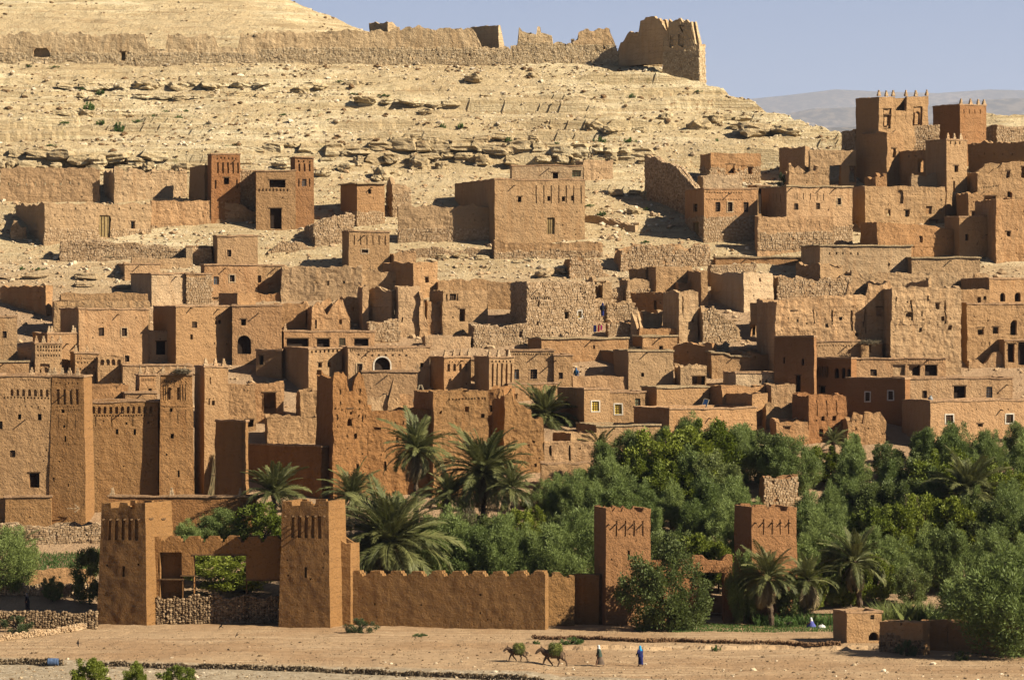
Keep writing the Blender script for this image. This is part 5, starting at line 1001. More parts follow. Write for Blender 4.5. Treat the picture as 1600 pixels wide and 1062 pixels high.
plant('dr', 735, 800, 350, 80, 'dry leafless brown bush among the garden palms', 'bush')
plant('dr', 1425, 778, 356, 40, 'grey bare bush among the olive trees', 'bush')
plant('dr', 905, 645, 395, 36, 'dry straw-coloured bush at the foot of the yellow-shuttered house', 'bush')
plant('sh', 563, 966, 322, 46, 'dark green shrub on the open ground by the flared gate tower', 'shrub')
plant('sh', 1417, 1000, 304, 30, 'dark low shrub against the rubble foot of the shaded wall', 'shrub')
plant('sh', 1502, 1016, 300.5, 30, 'small green shrub on the sand before the shaded earth wall', 'shrub')
plant('st', 655, 991, 318, 26, 'little grass tuft on the bare ground before the crenellated wall', 'tuft')
plant('st', 893, 994, 311, 40, 'grass tuft on the eroded bank behind the loaded mule', 'tuft')
plant('st', 838, 999, 311, 14, 'tiny grass tuft on the bank above the small donkey', 'tuft')
plant('st', 1119, 1006, 308, 15, 'small grass tuft below the eroded bank', 'tuft')
plant('st', 1230, 962, 328, 34, 'bright grass clump under the palms by the path', 'tuft')
plant('sh', 25, 962, 322, 56, 'bright green grass clump before the shaded field wall', 'shrub')
plant('ab', 140, 1028, 270, 64, 'leafy green shrub at the river edge, its top bare twigged', 'shrub')
plant('aa', 210, 1036, 268, 42, 'small rounded green shrub at the river edge', 'shrub')
plant('ab', 280, 1040, 268, 60, 'thin green sapling at the river edge', 'shrub')
plant('sh', 1232, 266, 476, 14, 'green shrub at the foot of the roofless shaded shell', 'shrub')
r = random.Random(77)
for (x, y) in [(45,106),(85,106),(128,143),(157,144),(138,162),(90,185),(158,190),(215,190),(240,183),(258,178),(100,192),(185,195),(290,174),(280,184),(80,232),(355,234),(370,231),(530,132),(553,152),(445,183),(494,185),(515,190),(692,197),(720,197),(937,219),(985,220),(988,150),(1090,145),(795,219),(1120,222),(35,420),(60,421),(920,323),(940,335),(1008,378),(1010,328),(870,235),(600,152)]:
    plant('st', x, y-r.uniform(3, 6), D(max(100, y+2)), r.uniform(9, 20), 'low green tuft growing on the bare hillside', 'tuft', 'green tufts on the hillside')
plant('tb', 1262, 778, 352, 70, 'soft green tamarisk beside the stone-cored wall stub', 'tree')
plant('ta', 1180, 786, 354, 50, 'small plume of tamarisk behind the second garden tower', 'tree')
plant('tb', 1163, 872, 331, 50, 'leafy bush filling the corner between the small gate and the second garden tower', 'bush')
plant('ob', 1238, 890, 331, 60, 'dark bush hiding the foot of the second garden tower', 'bush')
plant('tc', 1300, 850, 337, 60, 'feathery tamarisk between the skirted palms and the open-headed palm', 'tree')
# ------------------------------------------------------------ palms
def frond_mesh(name, L, droop, mat, seed, wid=.038):
    q = random.Random(seed); m = MB(); N = 14; pts = []
    for i in range(N+1):
        t = i/N; a = -droop*t*t*1.25; pts.append((pts[-1]+Vector((math.cos(a), 0, math.sin(a)))*L/N) if pts else Vector((0, 0, 0)))
    m.tube(pts, [lerp(.045, .008, i/N) for i in range(N+1)], 4)
    for k in range(52):
        t = .14+.86*k/52; i = min(N-1, int(t*N)); p = pts[i].lerp(pts[i+1], t*N-i); tg = (pts[i+1]-pts[i]).normalized(); upv = Vector((-tg.z, 0, tg.x))
        ll = .58*math.sin(math.pi*min(1, .18+t*.78))**.7*q.uniform(.85, 1.15)
        for s in (-1, 1):
            dr = (tg*.75+Vector((0, s, 0))*.8+upv*q.uniform(.1, .5)-Vector((0, 0, .15))).normalized(); sd_ = dr.cross(upv).normalized(); n0 = len(m.v)
            m.v += [p, p+dr*ll*.4+tg*wid, p+dr*ll-Vector((0, 0, .08)), p+dr*ll*.4-tg*wid]; m.f.append((n0, n0+1, n0+2, n0+3))
    me = bpy.data.meshes.new(name); me.from_pydata([tuple(v) for v in m.v], [], m.f); me.materials.append(M[mat]); return me
FR = [frond_mesh('frond', 3.0, dr, 'palm', k) for k, dr in enumerate((.3, .55, .85, 1.15))]; FD = [frond_mesh('frond', 2.4, 1.1, 'dry_palm', 9)]
def palm(label, px, py, d, rad, base, nf=40, dead=5, lean=0, up=0, cat='palm'):
    q = random.Random(int(px*7+py)); nf = int(nf*1.6); dead = int(dead*1.4); c = at(px, py, d); s = rad*d/FPX/2.75
    bx = (px+lean-800)/FPX*d; gz = ground_z(bx, d) if d > 334 else near_z(bx, d); b = Vector((bx, d, min(gz, c.z-.6)))
    root = empty('date_palm', b); tag(root, label, cat, 'date palms', 'thing'); top = c-b; m = MB(); N = max(4, int(top.length/.35)); pts = []; rd = []
    for i in range(N+1):
        t = i/N; pts.append(top*t+Vector((0, 0, -.3*(t == 0)))); rd.append((.22 if i % 2 else .27)*lerp(1.1, .85, t)+(.06 if t > .85 else 0))
    m.tube(pts, rd, 8); m.obj('trunk', 'palm_bark', root)
    for k in range(nf+dead):
        dead_ = k >= nf; t = k/nf; el = lerp(R(84), R(-26+up), t**.85)+q.uniform(-.12, .12) if not dead_ else R(q.uniform(-75, -45))
        o = bpy.data.objects.new('frond', FD[0] if dead_ else FR[min(3, int(t*3.2+q.random()*.9))]); COL.objects.link(o); o.parent = root
        o.location = top+Vector((0, 0, .1-.25*t)); o.rotation_euler = (q.uniform(-.5, .5), -el+q.uniform(-.12, .12), k*2.39996+q.uniform(-.45, .45)); z_ = s*q.uniform(.68, 1.15)*(.75 if t < .12 else 1); o.scale = (z_, z_, z_)
    return root
palm('tall date palm with a bare ringed trunk before the broad kasbah wall', 650, 700, 362, 62, 790, 36, 4)
palm('full-headed date palm with grey drooping fronds before the lattice-parapet kasbah', 755, 738, 356, 80, 800, 54, 6)
palm('young palm thicket below the full-headed palm', 700, 775, 354, 48, 800, 30, 3, up=20)
palm('small palm filling the gap beside the full-headed palm', 800, 760, 352, 45, 800, 30, 3)
palm('short palm behind the gate wall in the shaded court', 428, 770, 357, 58, 800, 36, 2, up=15)
palm('bushy palm directly behind the right-hand flared tower', 550, 775, 352, 52, 800, 36, 2, up=15)
palm('large low palm with yellowish fronds behind the crenellated wall', 612, 846, 337, 100, 920, 56, 6, up=5)
palm('second crown spilling from the large low palm', 585, 868, 339, 60, 930, 30, 3)
palm('grey-green palm clump beside the yellow-shuttered houses', 852, 648, 394, 58, 672, 52, 4, up=0)
palm('small dark palm at the corner of the low straw-roofed house', 938, 704, 383, 40, 725, 34, 4, up=5)
palm('palm with a yellowed skirt before the second garden tower', 1200, 900, 329, 54, 972, 34, 14, lean=6)
palm('palm with a hanging brown skirt beside the path', 1262, 905, 330.5, 50, 968, 28, 16, lean=-8)
palm('open-headed palm standing behind the skirted palms', 1335, 876, 335, 58, 960, 30, 8, up=18, lean=10)
palm('dark palm half sunk among the olive trees', 1512, 768, 358, 70, 800, 44, 3, up=15)
palm('palm sprouts behind the feathery tamarisk beside the dark-robed figure', 28, 858, 345, 40, 890, 22, 2, up=15)
palm('small palm tip between the long-groove ruin and the trees', 1302, 690, 384, 26, 720, 22, 1, up=25)
# ------------------------------------------------------------ grass and reeds
def blades(name, n, place, h, mat, seed, w=.03):
    q = random.Random(seed); m = MB()
    for _ in range(n):
        p = place(q); hh = h*q.uniform(.5, 1.2); l = Vector((q.uniform(-.4, .4), q.uniform(-.4, .4), 1)).normalized()*hh; s = Vector((q.uniform(-1, 1), q.uniform(-1, 1), 0)).normalized()*w; n0 = len(m.v)
        m.v += [p-s, p+s, p+l*.6+s*.8, p+l+Vector((l.x, l.y, -.2*hh))*.5, p+l*.6-s*.8]; m.f.append((n0, n0+1, n0+2, n0+3, n0+4))
    return tag(m.obj(name, mat), kind='stuff')
def strip(x0, x1, d0, d1):
    def f(q):
        d = q.uniform(d0, d1); x = (q.uniform(x0, x1)-800)/FPX*d; return Vector((x, d, (ground_z(x, d) if d > 334 else near_z(x, d))-.03))
    return f
blades('grass', 5200, strip(1050, 1318, 322.5, 330), .22, 'grass', 1)
blades('grass', 2600, strip(40, 150, 345, 353), .45, 'grass', 2)
blades('grass', 1200, strip(-10, 60, 340, 344), .35, 'grass', 3)
blades('reeds', 2600, strip(1375, 1462, 316, 324), 3.0, 'reed', 4, .035)
blades('reeds', 1500, strip(1405, 1470, 311, 317), 1.7, 'grass', 5, .03)
blades('dry_weeds', 900, lambda q: (lambda x, y: Vector((x, y, near_z(x, y)-.02)))(q.gauss(round(q.uniform(-11, 11))*4.1, .25), round(q.uniform(284, 326)/3.3)*3.3+q.gauss(0, .3)), .14, 'dry', 21, .02)
blades('reeds', 1200, strip(1180, 1320, 329, 332), 1.2, 'grass', 6, .03)
# ------------------------------------------------------------ figures
def skin(name, nodes, edges, mat, parent, root=0, sub=2):
    me = bpy.data.meshes.new(name); me.from_pydata([n[:3] for n in nodes], edges, []); o = bpy.data.objects.new(name, me); COL.objects.link(o)
    me.materials.append(M[mat]); o.modifiers.new('skin', 'SKIN'); s = o.modifiers.new('sub', 'SUBSURF'); s.levels = sub; s.render_levels = sub
    for i, n in enumerate(nodes): sv = me.skin_vertices[0].data[i]; sv.radius = (n[3], n[4] if len(n) > 4 else n[3]); sv.use_root = (i == root)
    o.modifiers['skin'].use_smooth_shade = True
    o.parent = parent; return o
def loft(name, rings, mat, parent, k=14, wob=0, seed=0, close=True):
    m = MB(); q = random.Random(seed)
    for (c, rx, ry) in rings:
        for j in range(k):
            a = 2*math.pi*j/k; f = 1+wob*math.sin(a*5+seed)*(rx+ry)+q.uniform(-wob, wob)*.5
            m.v.append(Vector((c[0]+rx*math.cos(a)*f, c[1]+ry*math.sin(a)*f, c[2])))
    for i in range(len(rings)-1):
        for j in range(k): m.f.append((i*k+j, i*k+(j+1) % k, (i+1)*k+(j+1) % k, (i+1)*k+j))
    if close: m.f.append(tuple((len(rings)-1)*k+j for j in range(k)))
    return m.obj(name, mat, parent, True)
def person(label, pos, face, robe, skirt, scarf, walk=.0, bend=0, arm=0, hgt=1.66, legs=True):
    # built facing -X; face turns it
    root = empty('person', pos, face); tag(root, label, 'person', None, 'thing'); s = walk; b = bend
    N = [(0, 0, .92, .13, .15), (-.02-b*.1, 0, 1.15, .14, .16), (-.03-b*.25, 0, 1.36, .12, .17), (-.04-b*.3, 0, 1.46, .055), (-.06-b*.36, 0, 1.56, .085, .08), (-.07-b*.4, 0, 1.64, .07),
         (0, -.10, .86, .09), (-.5*s, -.10, .48, .065), (-.8*s, -.10, .09, .045), (-.8*s-.14, -.10, .03, .035),
         (0, .10, .86, .09), (.25*s, .10, .48, .065), (.95*s, .10, .11, .045), (.95*s-.12, .10, .03, .035),
         (-.03-b*.22, -.21, 1.36, .06), (.10*s-b*.3-arm*.12, -.27, 1.10, .048), (-.08*s-b*.5-arm*.34, -.27, .90+arm*.22, .036), (-.10*s-b*.52-arm*.42, -.26, .84+arm*.26, .03),
         (-.03-b*.22, .21, 1.36, .06), (-.10*s-b*.3-arm*.12, .27, 1.10, .048), (-.22*s-b*.5-arm*.34, .27, .90+arm*.22, .036), (-.26*s-b*.52-arm*.42, .26, .84+arm*.26, .03)]
    E = [(0, 1), (1, 2), (2, 3), (3, 4), (4, 5), (0, 6), (6, 7), (7, 8), (8, 9), (0, 10), (10, 11), (11, 12), (12, 13), (2, 14), (14, 15), (15, 16), (16, 17), (2, 18), (18, 19), (19, 20), (20, 21)]
    for hand, sgn in ((17, -1), (21, 1)):
        h = N[hand]
        for f in range(5):
            n0 = len(N); dx = (-.03+.015*f) if f else -.05; l = (.05, .075, .085, .08, .06)[f]
            N.append((h[0]+dx, h[1]-sgn*.012, h[2]-.03, .012)); N.append((h[0]+dx*1.3-.01, h[1]-sgn*.025, h[2]-.03-l, .009)); E += [(hand, n0), (n0, n0+1)]
    body = skin('body', N, E, 'skin', root)
    loft('robe', [((-.02-b*.02, 0, .80), .25, .25), ((-.02-b*.06, 0, 1.0), .20, .225), ((-.03-b*.16, 0, 1.2), .185, .225), ((-.03-b*.25, 0, 1.38), .15, .235), ((-.04-b*.28, 0, 1.45), .08, .11)], robe, root, 14, .05, 1)
    for sg in (-1, 1):
        i = 14 if sg < 0 else 18; pts = [Vector(N[i+j][:3]) for j in range(3)]; m = MB(); m.tube([pts[0]+Vector((0, -.03*sg, .03)), pts[1], pts[2]], [.095, .085, .09], 10); m.obj('sleeve', robe, root, True)
    if skirt: loft('skirt', [((.08*s, 0, .16), .17+.55*s, .18), ((.05*s, 0, .38), .18+.36*s, .185), ((0, 0, .62), .19+.12*s, .19), ((-.01, 0, .84), .21, .21), ((-.02, 0, 1.0), .17, .19)], skirt, root, 18, .07, 3)
    hx = -.06-b*.36
    loft('headscarf', [((hx+.05, 0, 1.30), .17, .21), ((hx+.05, 0, 1.42), .13, .14), ((hx+.035, 0, 1.52), .105, .11), ((hx+.03, 0, 1.62), .115, .115), ((hx+.02, 0, 1.70), .085, .09), ((hx+.02, 0, 1.735), .03, .03)], scarf, root, 12, .04, 5)
    m = MB(); m.tube([(hx-.10, 0, 1.60), (hx-.125, 0, 1.565), (hx-.105, 0, 1.55)], [.012, .016, .012], 5); m.obj('nose', 'skin', root)
    for sg in (-1, 1): m = MB(); m.blob((hx-.092, sg*.03, 1.605), (.012, .012, .008), random.Random(1), .05); m.obj('eye', 'cloth_dark', root)
    k = hgt/1.72; root.scale = (k, k, k); return root
def G(px, py, d=None):
    d = d or EYE*FPX/(py-HOR); x = (px-800)/FPX*d; return Vector((x, d, near_z(x, d) if d < 335 else ground_z(x, d)))
person('walker in a green-grey top and brown skirt with a pale headscarf', G(937, 1034), 0, 'cloth_green', 'cloth_brown', 'cloth_white', .36, .12, .25, 1.70)
person('walker in a deep blue robe and bright cyan headscarf', G(1001, 1034), R(-50), 'cloth_blue', 'cloth_blue', 'cloth_cyan', .14, .1, .4, 1.62)
person('figure in dark robes with a grey scarf on the field path', G(43, 936, 335), R(20), 'cloth_dark', 'cloth_dark', 'hide_grey', .08, .1, .3, 1.6)
p_ = at(901, 597, 406.5); person('figure in a long blue robe leaning at the open courtyard parapet', p_, R(60), 'cloth_robe', 'cloth_robe', 'cloth_robe', .05, .3, .2, 1.6)
p_ = at(941, 487, 420); person('figure in dark blue climbing the steps beside the tall stone house', Vector((p_.x, p_.y-1.2, p_.z-.6)), R(90), 'cloth_dark', 'cloth_blue', 'cloth_blue', .1, .1, .1, 1.6)
# seated woman
def sitter(label, pos, face):
    root = empty('person', pos, face); tag(root, label, 'person', None, 'thing')
    N = [(0, 0, .16, .15, .16), (-.06, 0, .38, .15, .17), (-.12, 0, .56, .12, .16), (-.15, 0, .66, .055), (-.18, 0, .76, .085), (-.19, 0, .83, .07), (-.2, -.12, .3, .09), (-.38, -.14, .36, .07), (-.36, -.13, .06, .05), (-.46, -.13, .03, .04), (-.2, .12, .3, .09), (-.38, .14, .36, .07), (-.36, .13, .06, .05), (-.46, .13, .03, .04), (-.12, -.19, .55, .055), (-.3, -.22, .42, .045), (-.46, -.16, .36, .035), (-.53, -.15, .33, .025), (-.12, .19, .55, .055), (-.3, .22, .42, .045), (-.46, .16, .36, .035), (-.53, .15, .33, .025)]
    E = [(0, 1), (1, 2), (2, 3), (3, 4), (4, 5), (0, 6), (6, 7), (7, 8), (8, 9), (0, 10), (10, 11), (11, 12), (12, 13), (2, 14), (14, 15), (15, 16), (16, 17), (2, 18), (18, 19), (19, 20), (20, 21)]
    for hand in (17, 21):
        h = N[hand]
        for f in range(5): n0 = len(N); N.append((h[0]-.03, h[1]+(f-2)*.013, h[2]-.005, .011)); N.append((h[0]-.05-.02*(f in (1, 2, 3)), h[1]+(f-2)*.016, h[2]-.03, .009)); E += [(hand, n0), (n0, n0+1)]
    skin('body', N, E, 'skin', root)
    loft('robe', [((-.12, 0, .0), .42, .34), ((-.14, 0, .2), .38, .32), ((-.12, 0, .38), .24, .26), ((-.12, 0, .56), .16, .23), ((-.14, 0, .66), .08, .1)], 'cloth_blue2', root, 16, .06, 2)
    loft('headscarf', [((-.12, 0, .56), .15, .19), ((-.13, 0, .66), .12, .13), ((-.15, 0, .76), .115, .12), ((-.16, 0, .86), .10, .10), ((-.16, 0, .91), .04, .04)], 'cloth_white', root, 12, .04, 3)
    return root
flat('cloth_blue2', (.09, .10, .32)); flat('cloth_grey', (.2, .2, .2))
sitter('woman in a violet-blue robe and white scarf sitting on the grass', G(1270, 973, 327.5), R(-20))
# ------------------------------------------------------------ animals
def donkey(label, pos, face, k, coat, muzzle, pose=0, name='donkey', ears=.2):
    root = empty(name, pos, face); tag(root, label, name, None, 'thing'); g = pose
    N = [(.52, 0, .93, .27, .29), (.12, 0, .88, .31, .34), (-.32, 0, .91, .29, .32), (-.58, 0, .98, .24, .27), (-.74, 0, 1.11, .18, .20), (-.86, 0, 1.23-g*.18, .15, .16), (-.99, 0, 1.21-g*.40, .135, .14), (-1.16, 0, 1.05-g*.50, .10, .105), (-1.25, 0, .97-g*.53, .09, .095)]
    E = [(i, i+1) for i in range(8)]
    def leg(root_i, pts):
        p = root_i
        for q in pts: N.append(q); E.append((p, len(N)-1)); p = len(N)-1
    w = .16*(1-g)
    leg(2, [(-.46, -.15, .80, .13), (-.50-w, -.15, .48, .078), (-.44-w*2, -.15, .12, .052), (-.48-w*2, -.15, .02, .065)])
    leg(2, [(-.46, .15, .80, .13), (-.44+w*.6, .15, .48, .078), (-.36+w*1.8, .15, .14, .052), (-.38+w*1.9, .15, .03, .065)])
    leg(0, [(.56, -.16, .76, .16), (.44-w, -.16, .58, .10), (.62-w*1.2, -.16, .40, .070), (.56-w*1.6, -.16, .10, .052), (.53-w*1.6, -.16, .02, .065)])
    leg(0, [(.56, .16, .76, .16), (.48+w*.6, .16, .58, .10), (.70+w*1.1, .16, .40, .070), (.66+w*1.8, .16, .10, .052), (.63+w*1.8, .16, .02, .065)])
    leg(0, [(.72, 0, 1.04, .06), (.80, 0, .86, .035), (.80, 0, .60, .03), (.80, 0, .48, .045)])
    skin('body', N, E, coat, root, 1)
    for sg in (-1, 1):
        m = MB(); b = Vector((-.89, sg*.07, 1.33-g*.2)); m.tube([b, b+Vector((.02, sg*.05, ears*.6)), b+Vector((.0, sg*.07, ears+.06))], [.03, .045, .006], 6); m.obj('ear', coat, root, True)
    m = MB(); m.blob((-1.24, 0, .96-g*.53), (.075, .07, .075), random.Random(2), .08); m.obj('muzzle', muzzle, root, True)
    m = MB()
    for i in range(9): t = i/8; m.blob((lerp(-.60, -.84, t), 0, lerp(1.20, 1.37-g*.18, t)), (.07, .03, .08), random.Random(i), .2)
    m.obj('mane', 'hide_dark', root)
    root.scale = (k, k, k); return root
def load(label, pos, face, k, seed):
    root = empty('fodder_load', pos, face); tag(root, label, 'fodder', 'fodder loads on the pack animals', 'thing'); q = random.Random(seed); m = MB(); c = []
    for i in range(9): m.blob((q.uniform(-.28, .28), q.uniform(-.38, .38), q.uniform(-.1, .32)), (.30, .28, .24), q, .15); 
    m.obj('bundle', 'hay', root); h = MB()
    for _ in range(1500):
        a = q.uniform(0, 6.283); z = q.uniform(-.4, .55); rr_ = .62*math.sqrt(max(0, 1-((z-.05)/.62)**2)); p = Vector((math.cos(a)*rr_*.85, math.sin(a)*rr_, z)); dr = (p*.8+Vector((q.uniform(-.6, .6), q.uniform(-.6, .6), q.uniform(-1, .3)))).normalized()*q.uniform(.12, .3); s = dr.cross(Vector((q.random(), q.random(), q.random()))).normalized()*.015; n0 = len(h.v)
        h.v += [p-dr*.3-s, p-dr*.3+s, p+dr]; h.f.append((n0, n0+1, n0+2))
    tag(h.obj('stalks', 'reed', root), kind='stuff')
    m = MB(); m.tube([(-.1, -.66, .0), (-.1, -.4, .5), (-.1, 0, .66), (-.1, .4, .5), (-.1, .66, 0)], .018, 5); m.obj('rope', 'straw', root)
    root.scale = (k, k, k)
a_ = G(808, 1033); donkey('small brown donkey carrying a heap of green fodder', a_, 0, .86, 'hide_dark', 'hide_pale'); load('round fodder bundle on the small brown donkey', a_+Vector((.14, 0, 1.0)), .1, .84, 3)
a_ = G(865, 1035.5); donkey('dark mule carrying a big heap of green fodder', a_, 0, 1.12, 'hide_dark', 'hide_dark', name='mule', ears=.15); load('large round fodder bundle on the dark mule', a_+Vector((.14, 0, 1.34)), -.1, .98, 4)
a_ = G(1089, 971, 329.5); donkey('grey donkey with a grey pack grazing before the small doorway gate', a_, R(60), .92, 'hide_grey', 'hide_pale', .8)
root = empty('pack_saddle', a_+Vector((.1, .1, .98)), R(60)); tag(root, 'grey cloth pack slung over the grazing donkey', 'saddle', None, 'thing')
loft('pad', [((0, 0, -.34), .30, .33), ((0, 0, -.1), .36, .36), ((0, 0, .12), .34, .30), ((0, 0, .2), .2, .16)], 'cloth_grey', root, 14, .05, 2); m = MB(); m.tube([(.05, -.32, -.3), (.05, -.3, .1), (.05, 0, .22), (.05, .3, .1), (.05, .32, -.3)], .02, 5); m.obj('girth_rope', 'straw', root)
# birds in flight over the sand
def bird(label, px, py, d, rot):
    root = empty('bird', at(px, py, d)); root.rotation_euler = rot; tag(root, label, 'bird', 'birds flying low over the river sand', 'thing'); m = MB()
    m.tube([(-.11, 0, 0), (-.06, 0, .01), (0, 0, .01), (.07, 0, 0), (.13, 0, .005)], [.012, .03, .033, .022, .006], 8); m.obj('body', 'feather', root, True)
    for sg in (-1, 1):
        m = MB(); t = .006
        for z in (t, -t): m.v += [Vector((-.06, sg*.015, z)), Vector((.05, sg*.015, z)), Vector((.02, sg*.16, .05+z)), Vector((-.03, sg*.15, .055+z)), Vector((.13, sg*.33, .02+z))]
        m.f += [(0, 1, 2, 3), (3, 2, 4), (5, 8, 7, 6), (8, 9, 7), (0, 3, 8, 5), (1, 6, 7, 2), (3, 4, 9, 8), (2, 7, 9, 4)]; m.obj('wing', 'feather', root)
    m = MB(); m.v += [Vector(p) for p in ((.12, -.01, 0), (.12, .01, 0), (.21, .04, 0), (.16, 0, 0), (.21, -.04, 0), (.12, -.01, .006), (.12, .01, .006), (.21, .04, .006), (.16, 0, .006), (.21, -.04, .006))]; m.f += [(0, 3, 1), (1, 3, 2), (0, 4, 3), (5, 6, 8), (6, 7, 8), (5, 8, 9)]; m.obj('tail', 'feather', root); root.scale = (1.3,)*3
bird('small dark bird with wings spread, seen above the stone kerb', 122, 1004, 285, (R(80), 0, R(10))); bird('small dark bird banking under the dry-stone gate wall', 345, 978, 300, (R(-50), R(30), R(30))); bird('small dark bird with hooked wings over the sand below the flared towers', 370, 992, 292, (R(40), R(-25), R(-40)))
# ------------------------------------------------------------ small objects
def drum():
    p = G(83, 1036); root = empty('water_drum', p); tag(root, 'dented blue plastic drum lying at the broken kerb end', 'drum', None, 'thing')
    m = MB(); m.tube([(-.42, 0, .3), (-.4, 0, .3), (-.2, 0, .3), (-.18, 0, .3), (0, 0, .3), (.2, 0, .3), (.22, 0, .3), (.4, 0, .3), (.42, 0, .3)], [.24, .29, .29, .305, .29, .305, .29, .29, .24], 16); m.obj('barrel', 'plastic_blue', root, False); m = MB(); m.tube([(-.42, .1, .4), (-.46, .1, .4)], .05, 8); m.obj('cap', 'metal', root)
drum()
def bundle(px, py, d, name, label):
    root = empty(name, G(px, py, d)); tag(root, label, 'sack', None, 'thing'); m = MB(); q = random.Random(3)
    loft('sack', [((0, 0, 0), .34, .24), ((0, 0, .14), .38, .26), ((.03, 0, .28), .28, .2), ((.06, 0, .36), .1, .08)], 'cloth_white', root, 12, .12, 2); m.blob((.1, 0, .38), (.07, .06, .05), q); m.obj('knot', 'cloth_white', root)
bundle(1283, 979, 326.3, 'white_sack', 'white cloth sack lying on the grass beside the seated woman')
def panel_blue(px, py, d):
    p = at(px, py, d); root = empty('leaning_panel', p, R(-20)); tag(root, 'blue panel in a pale frame leaning in the flat house court', 'panel', None, 'thing')
    a = R(-18); rt = Matrix.Rotation(a, 3, 'X') @ Matrix.Rotation(R(14), 3, 'Y'); m = MB(); m.box((0, 0, .48), (.27, .02, .46), rt); m.obj('sheet', 'panel_blue', root); m = MB()
    for c, h in (((-.28, -.0, .48), (.03, .03, .5)), ((.28, 0, .48), (.03, .03, .5)), ((0, 0, .96), (.3, .03, .03)), ((0, 0, .0), (.3, .03, .03))): m.box(rt @ (Vector(c)-Vector((0, 0, .48)))+Vector((0, 0, .48)), h, rt)
    m.obj('frame', 'pale_wood', root)
panel_blue(1102, 637, 395.5)
def trestle(px, py, d):
    root = empty('trestle_ladder', at(px, py, d), R(10)); tag(root, 'pale wooden trestle ladder standing in the ruined court', 'ladder', None, 'thing')
    for sg in (-1, 1):
        for y in (-.25, .25):
            m = MB(); m.tube([(sg*.75, y, 0), (sg*.08, y, 1.75)], .045, 6); m.obj('rail', 'pale_wood', root)
        for i in range(4): t = (i+.6)/4.4; x = lerp(sg*.75, sg*.08, t); m = MB(); m.tube([(x, -.27, 1.75*t), (x, .27, 1.75*t)], .035, 6); m.obj('rung', 'pale_wood', root)
trestle(657, 627, 390.5)
root = empty('reed_stack', at(340, 776, 368.6)); tag(root, 'tall sheaf of dry reeds leaning against the shaded stable block', 'reeds', None, 'thing'); q = random.Random(8); m = MB()
for _ in range(150):
    x = q.uniform(-1.05, 1.05); tpx = q.gauss(.1, .28); h = q.uniform(3.2, 4.6); m.tube([(x, q.uniform(-.3, .1), 0), (lerp(x, tpx, .55), .45, h*.55), (tpx+q.uniform(-.1, .1), 1.0, h)], [.03, .025, .01], 4)
tag(m.obj('stalks', 'dry_palm', root), kind='stuff'); m = MB(); m.tube([(-.55, .3, 2.2), (.1, .22, 2.25), (.75, .3, 2.2)], .03, 5); m.obj('binding', 'straw', root)
root = empty('stork_nest', at(284, 583, 366)); tag(root, 'shaggy twig nest perched on the latticed kasbah tower', 'nest', None, 'thing'); m = MB()
for _ in range(420):
    a = q.uniform(0, 6.28); rr_ = .75*math.sqrt(q.random()); z = q.uniform(0, .45)*(1-.4*rr_); p = Vector((math.cos(a)*rr_, math.sin(a)*rr_*.8, z)); dr = Vector((q.uniform(-1, 1), q.uniform(-1, 1), q.uniform(-.25, .35))).normalized()*q.uniform(.2, .42); m.tube([p-dr, p+dr], [.016, .008], 4)
tag(m.obj('twigs', 'twig', root), kind='stuff'); loft('bowl', [((0, 0, .02), .35, .3), ((0, 0, .2), .6, .5), ((0, 0, .38), .62, .52), ((0, 0, .34), .3, .26)], 'twig', root, 14, .12, 4)
def brush(px, py, d, label, n=160, w=1.6):
    root = empty('brushwood_pile', at(px, py, d)); tag(root, label, 'brushwood', None, 'thing'); m = MB()
    for _ in range(n): p = Vector((q.uniform(-w, w), q.uniform(-.4, .4), q.uniform(0, .3))); dr = Vector((q.gauss(0, 1), q.gauss(0, .5), q.gauss(0, .2))).normalized()*q.uniform(.2, .6); m.tube([p-dr, p+dr], [.02, .01], 4)
    tag(m.obj('branches', 'twig', root), kind='stuff'); m = MB(); m.tube([(-w, 0, .06), (0, .05, .04), (w, 0, .08)], [.05, .045, .03], 6); m.obj('log', 'wood', root)
brush(1002, 546, 415, 'brushwood piled on the cracked mud house roof', 120, 1.0); brush(990, 663, 395, 'brushwood and rubble along the low straw roof', 160, 2.6); brush(1358, 537, 407, 'brush thatch heaped on the terrace kiosk', 140, .9)
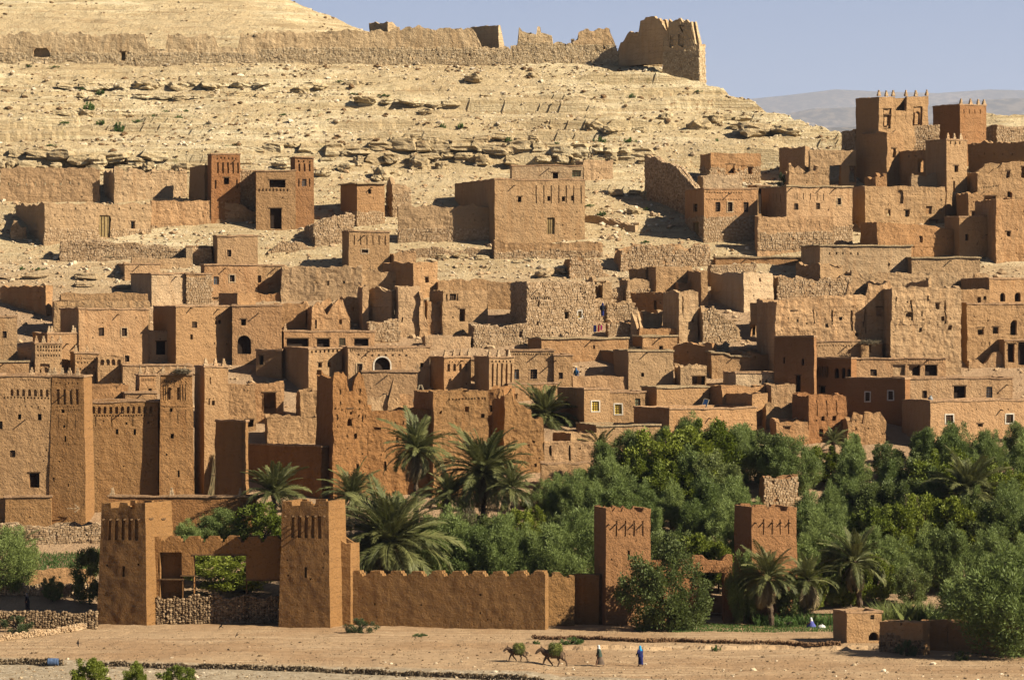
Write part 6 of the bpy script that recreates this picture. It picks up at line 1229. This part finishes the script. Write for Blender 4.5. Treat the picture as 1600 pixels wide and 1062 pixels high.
def jar(px, py, d):
    root = empty('water_jar', at(px, py, d)); tag(root, 'grey metal water jar on the parapet corner of the wide-doorway house', 'jar', None, 'thing')
    loft('vessel', [((0, 0, 0), .16, .16), ((0, 0, .15), .25, .25), ((0, 0, .35), .25, .25), ((0, 0, .48), .14, .14), ((0, 0, .58), .12, .12)], 'metal', root, 14); m = MB(); m.tube([(0, 0, .58), (0, 0, .62)], .14, 12); m.obj('lid', 'metal', root)
jar(1454, 627, 390)
def clothes():
    root = empty('hung_cloth', at(934, 519, 420)); tag(root, 'blue, red and pink cloths hung in the alley by the tall stone house', 'cloth', None, 'thing'); m = MB(); m.tube([(-.7, 0, 1.0), (.9, 0, 1.0)], .015, 5); m.obj('line', 'straw', root)
    for x, w, h, c in ((-.4, .22, .95, 'cloth_blue'), (.12, .13, .9, 'cloth_red'), (.5, .12, .7, 'cloth_pink')):
        m = MB(); K = 5; 
        for i in range(K+1):
            for j in range(6): m.v.append(Vector((x-w+2*w*i/K, .05*math.sin(i*2.1+j*.4)-.02, 1.0-h*j/5)))
        for i in range(K):
            for j in range(5): m.f.append((i*6+j, (i+1)*6+j, (i+1)*6+j+1, i*6+j+1))
        root.scale = (.8, .8, .8); o = m.obj('cloth', c, root); s = o.modifiers.new('thick', 'SOLIDIFY'); s.thickness = .012
clothes()
# painted marks: white arrow on the tapering kasbah tower
def paint_arrow():
    d = 361.4; a, b = at(105, 792, d), at(124, 797, d); root = empty('painted_arrow', a); tag(root, 'faded white arrow painted on the tapering kasbah tower', 'arrow', None, 'thing'); m = MB(); L = (b-a).x
    for i in range(10): x0, x1 = L*i/10, L*(i+.8)/10; m.box(((x0+x1)/2, .0+(.02*i*.2), -.12+.02*math.sin(i)), ((x1-x0)/2, .02, .05))
    for sg in (-1, 1):
        for i in range(4): m.box((L-.05-.12*i, 0, -.12+sg*(.06+.09*i)), (.07, .02, .05))
    m.obj('brush_stroke', 'pale', root)
paint_arrow()
# ------------------------------------------------------------ air
hz = NT('haze'); hz.t.nodes.remove(hz.b); v_ = hz.n('VolumePrincipled'); v_.inputs['Density'].default_value = HAZE; v_.inputs['Color'].default_value = (.68, .74, .90, 1); v_.inputs['Anisotropy'].default_value = .2; hz.l(v_.outputs[0], hz.o.inputs['Volume']); M['haze'] = hz.m
m = MB(); m.box((0, 25500, 1600), (75000, 26500, 1604)); o = m.obj('haze', 'haze'); o['kind'] = 'stuff'
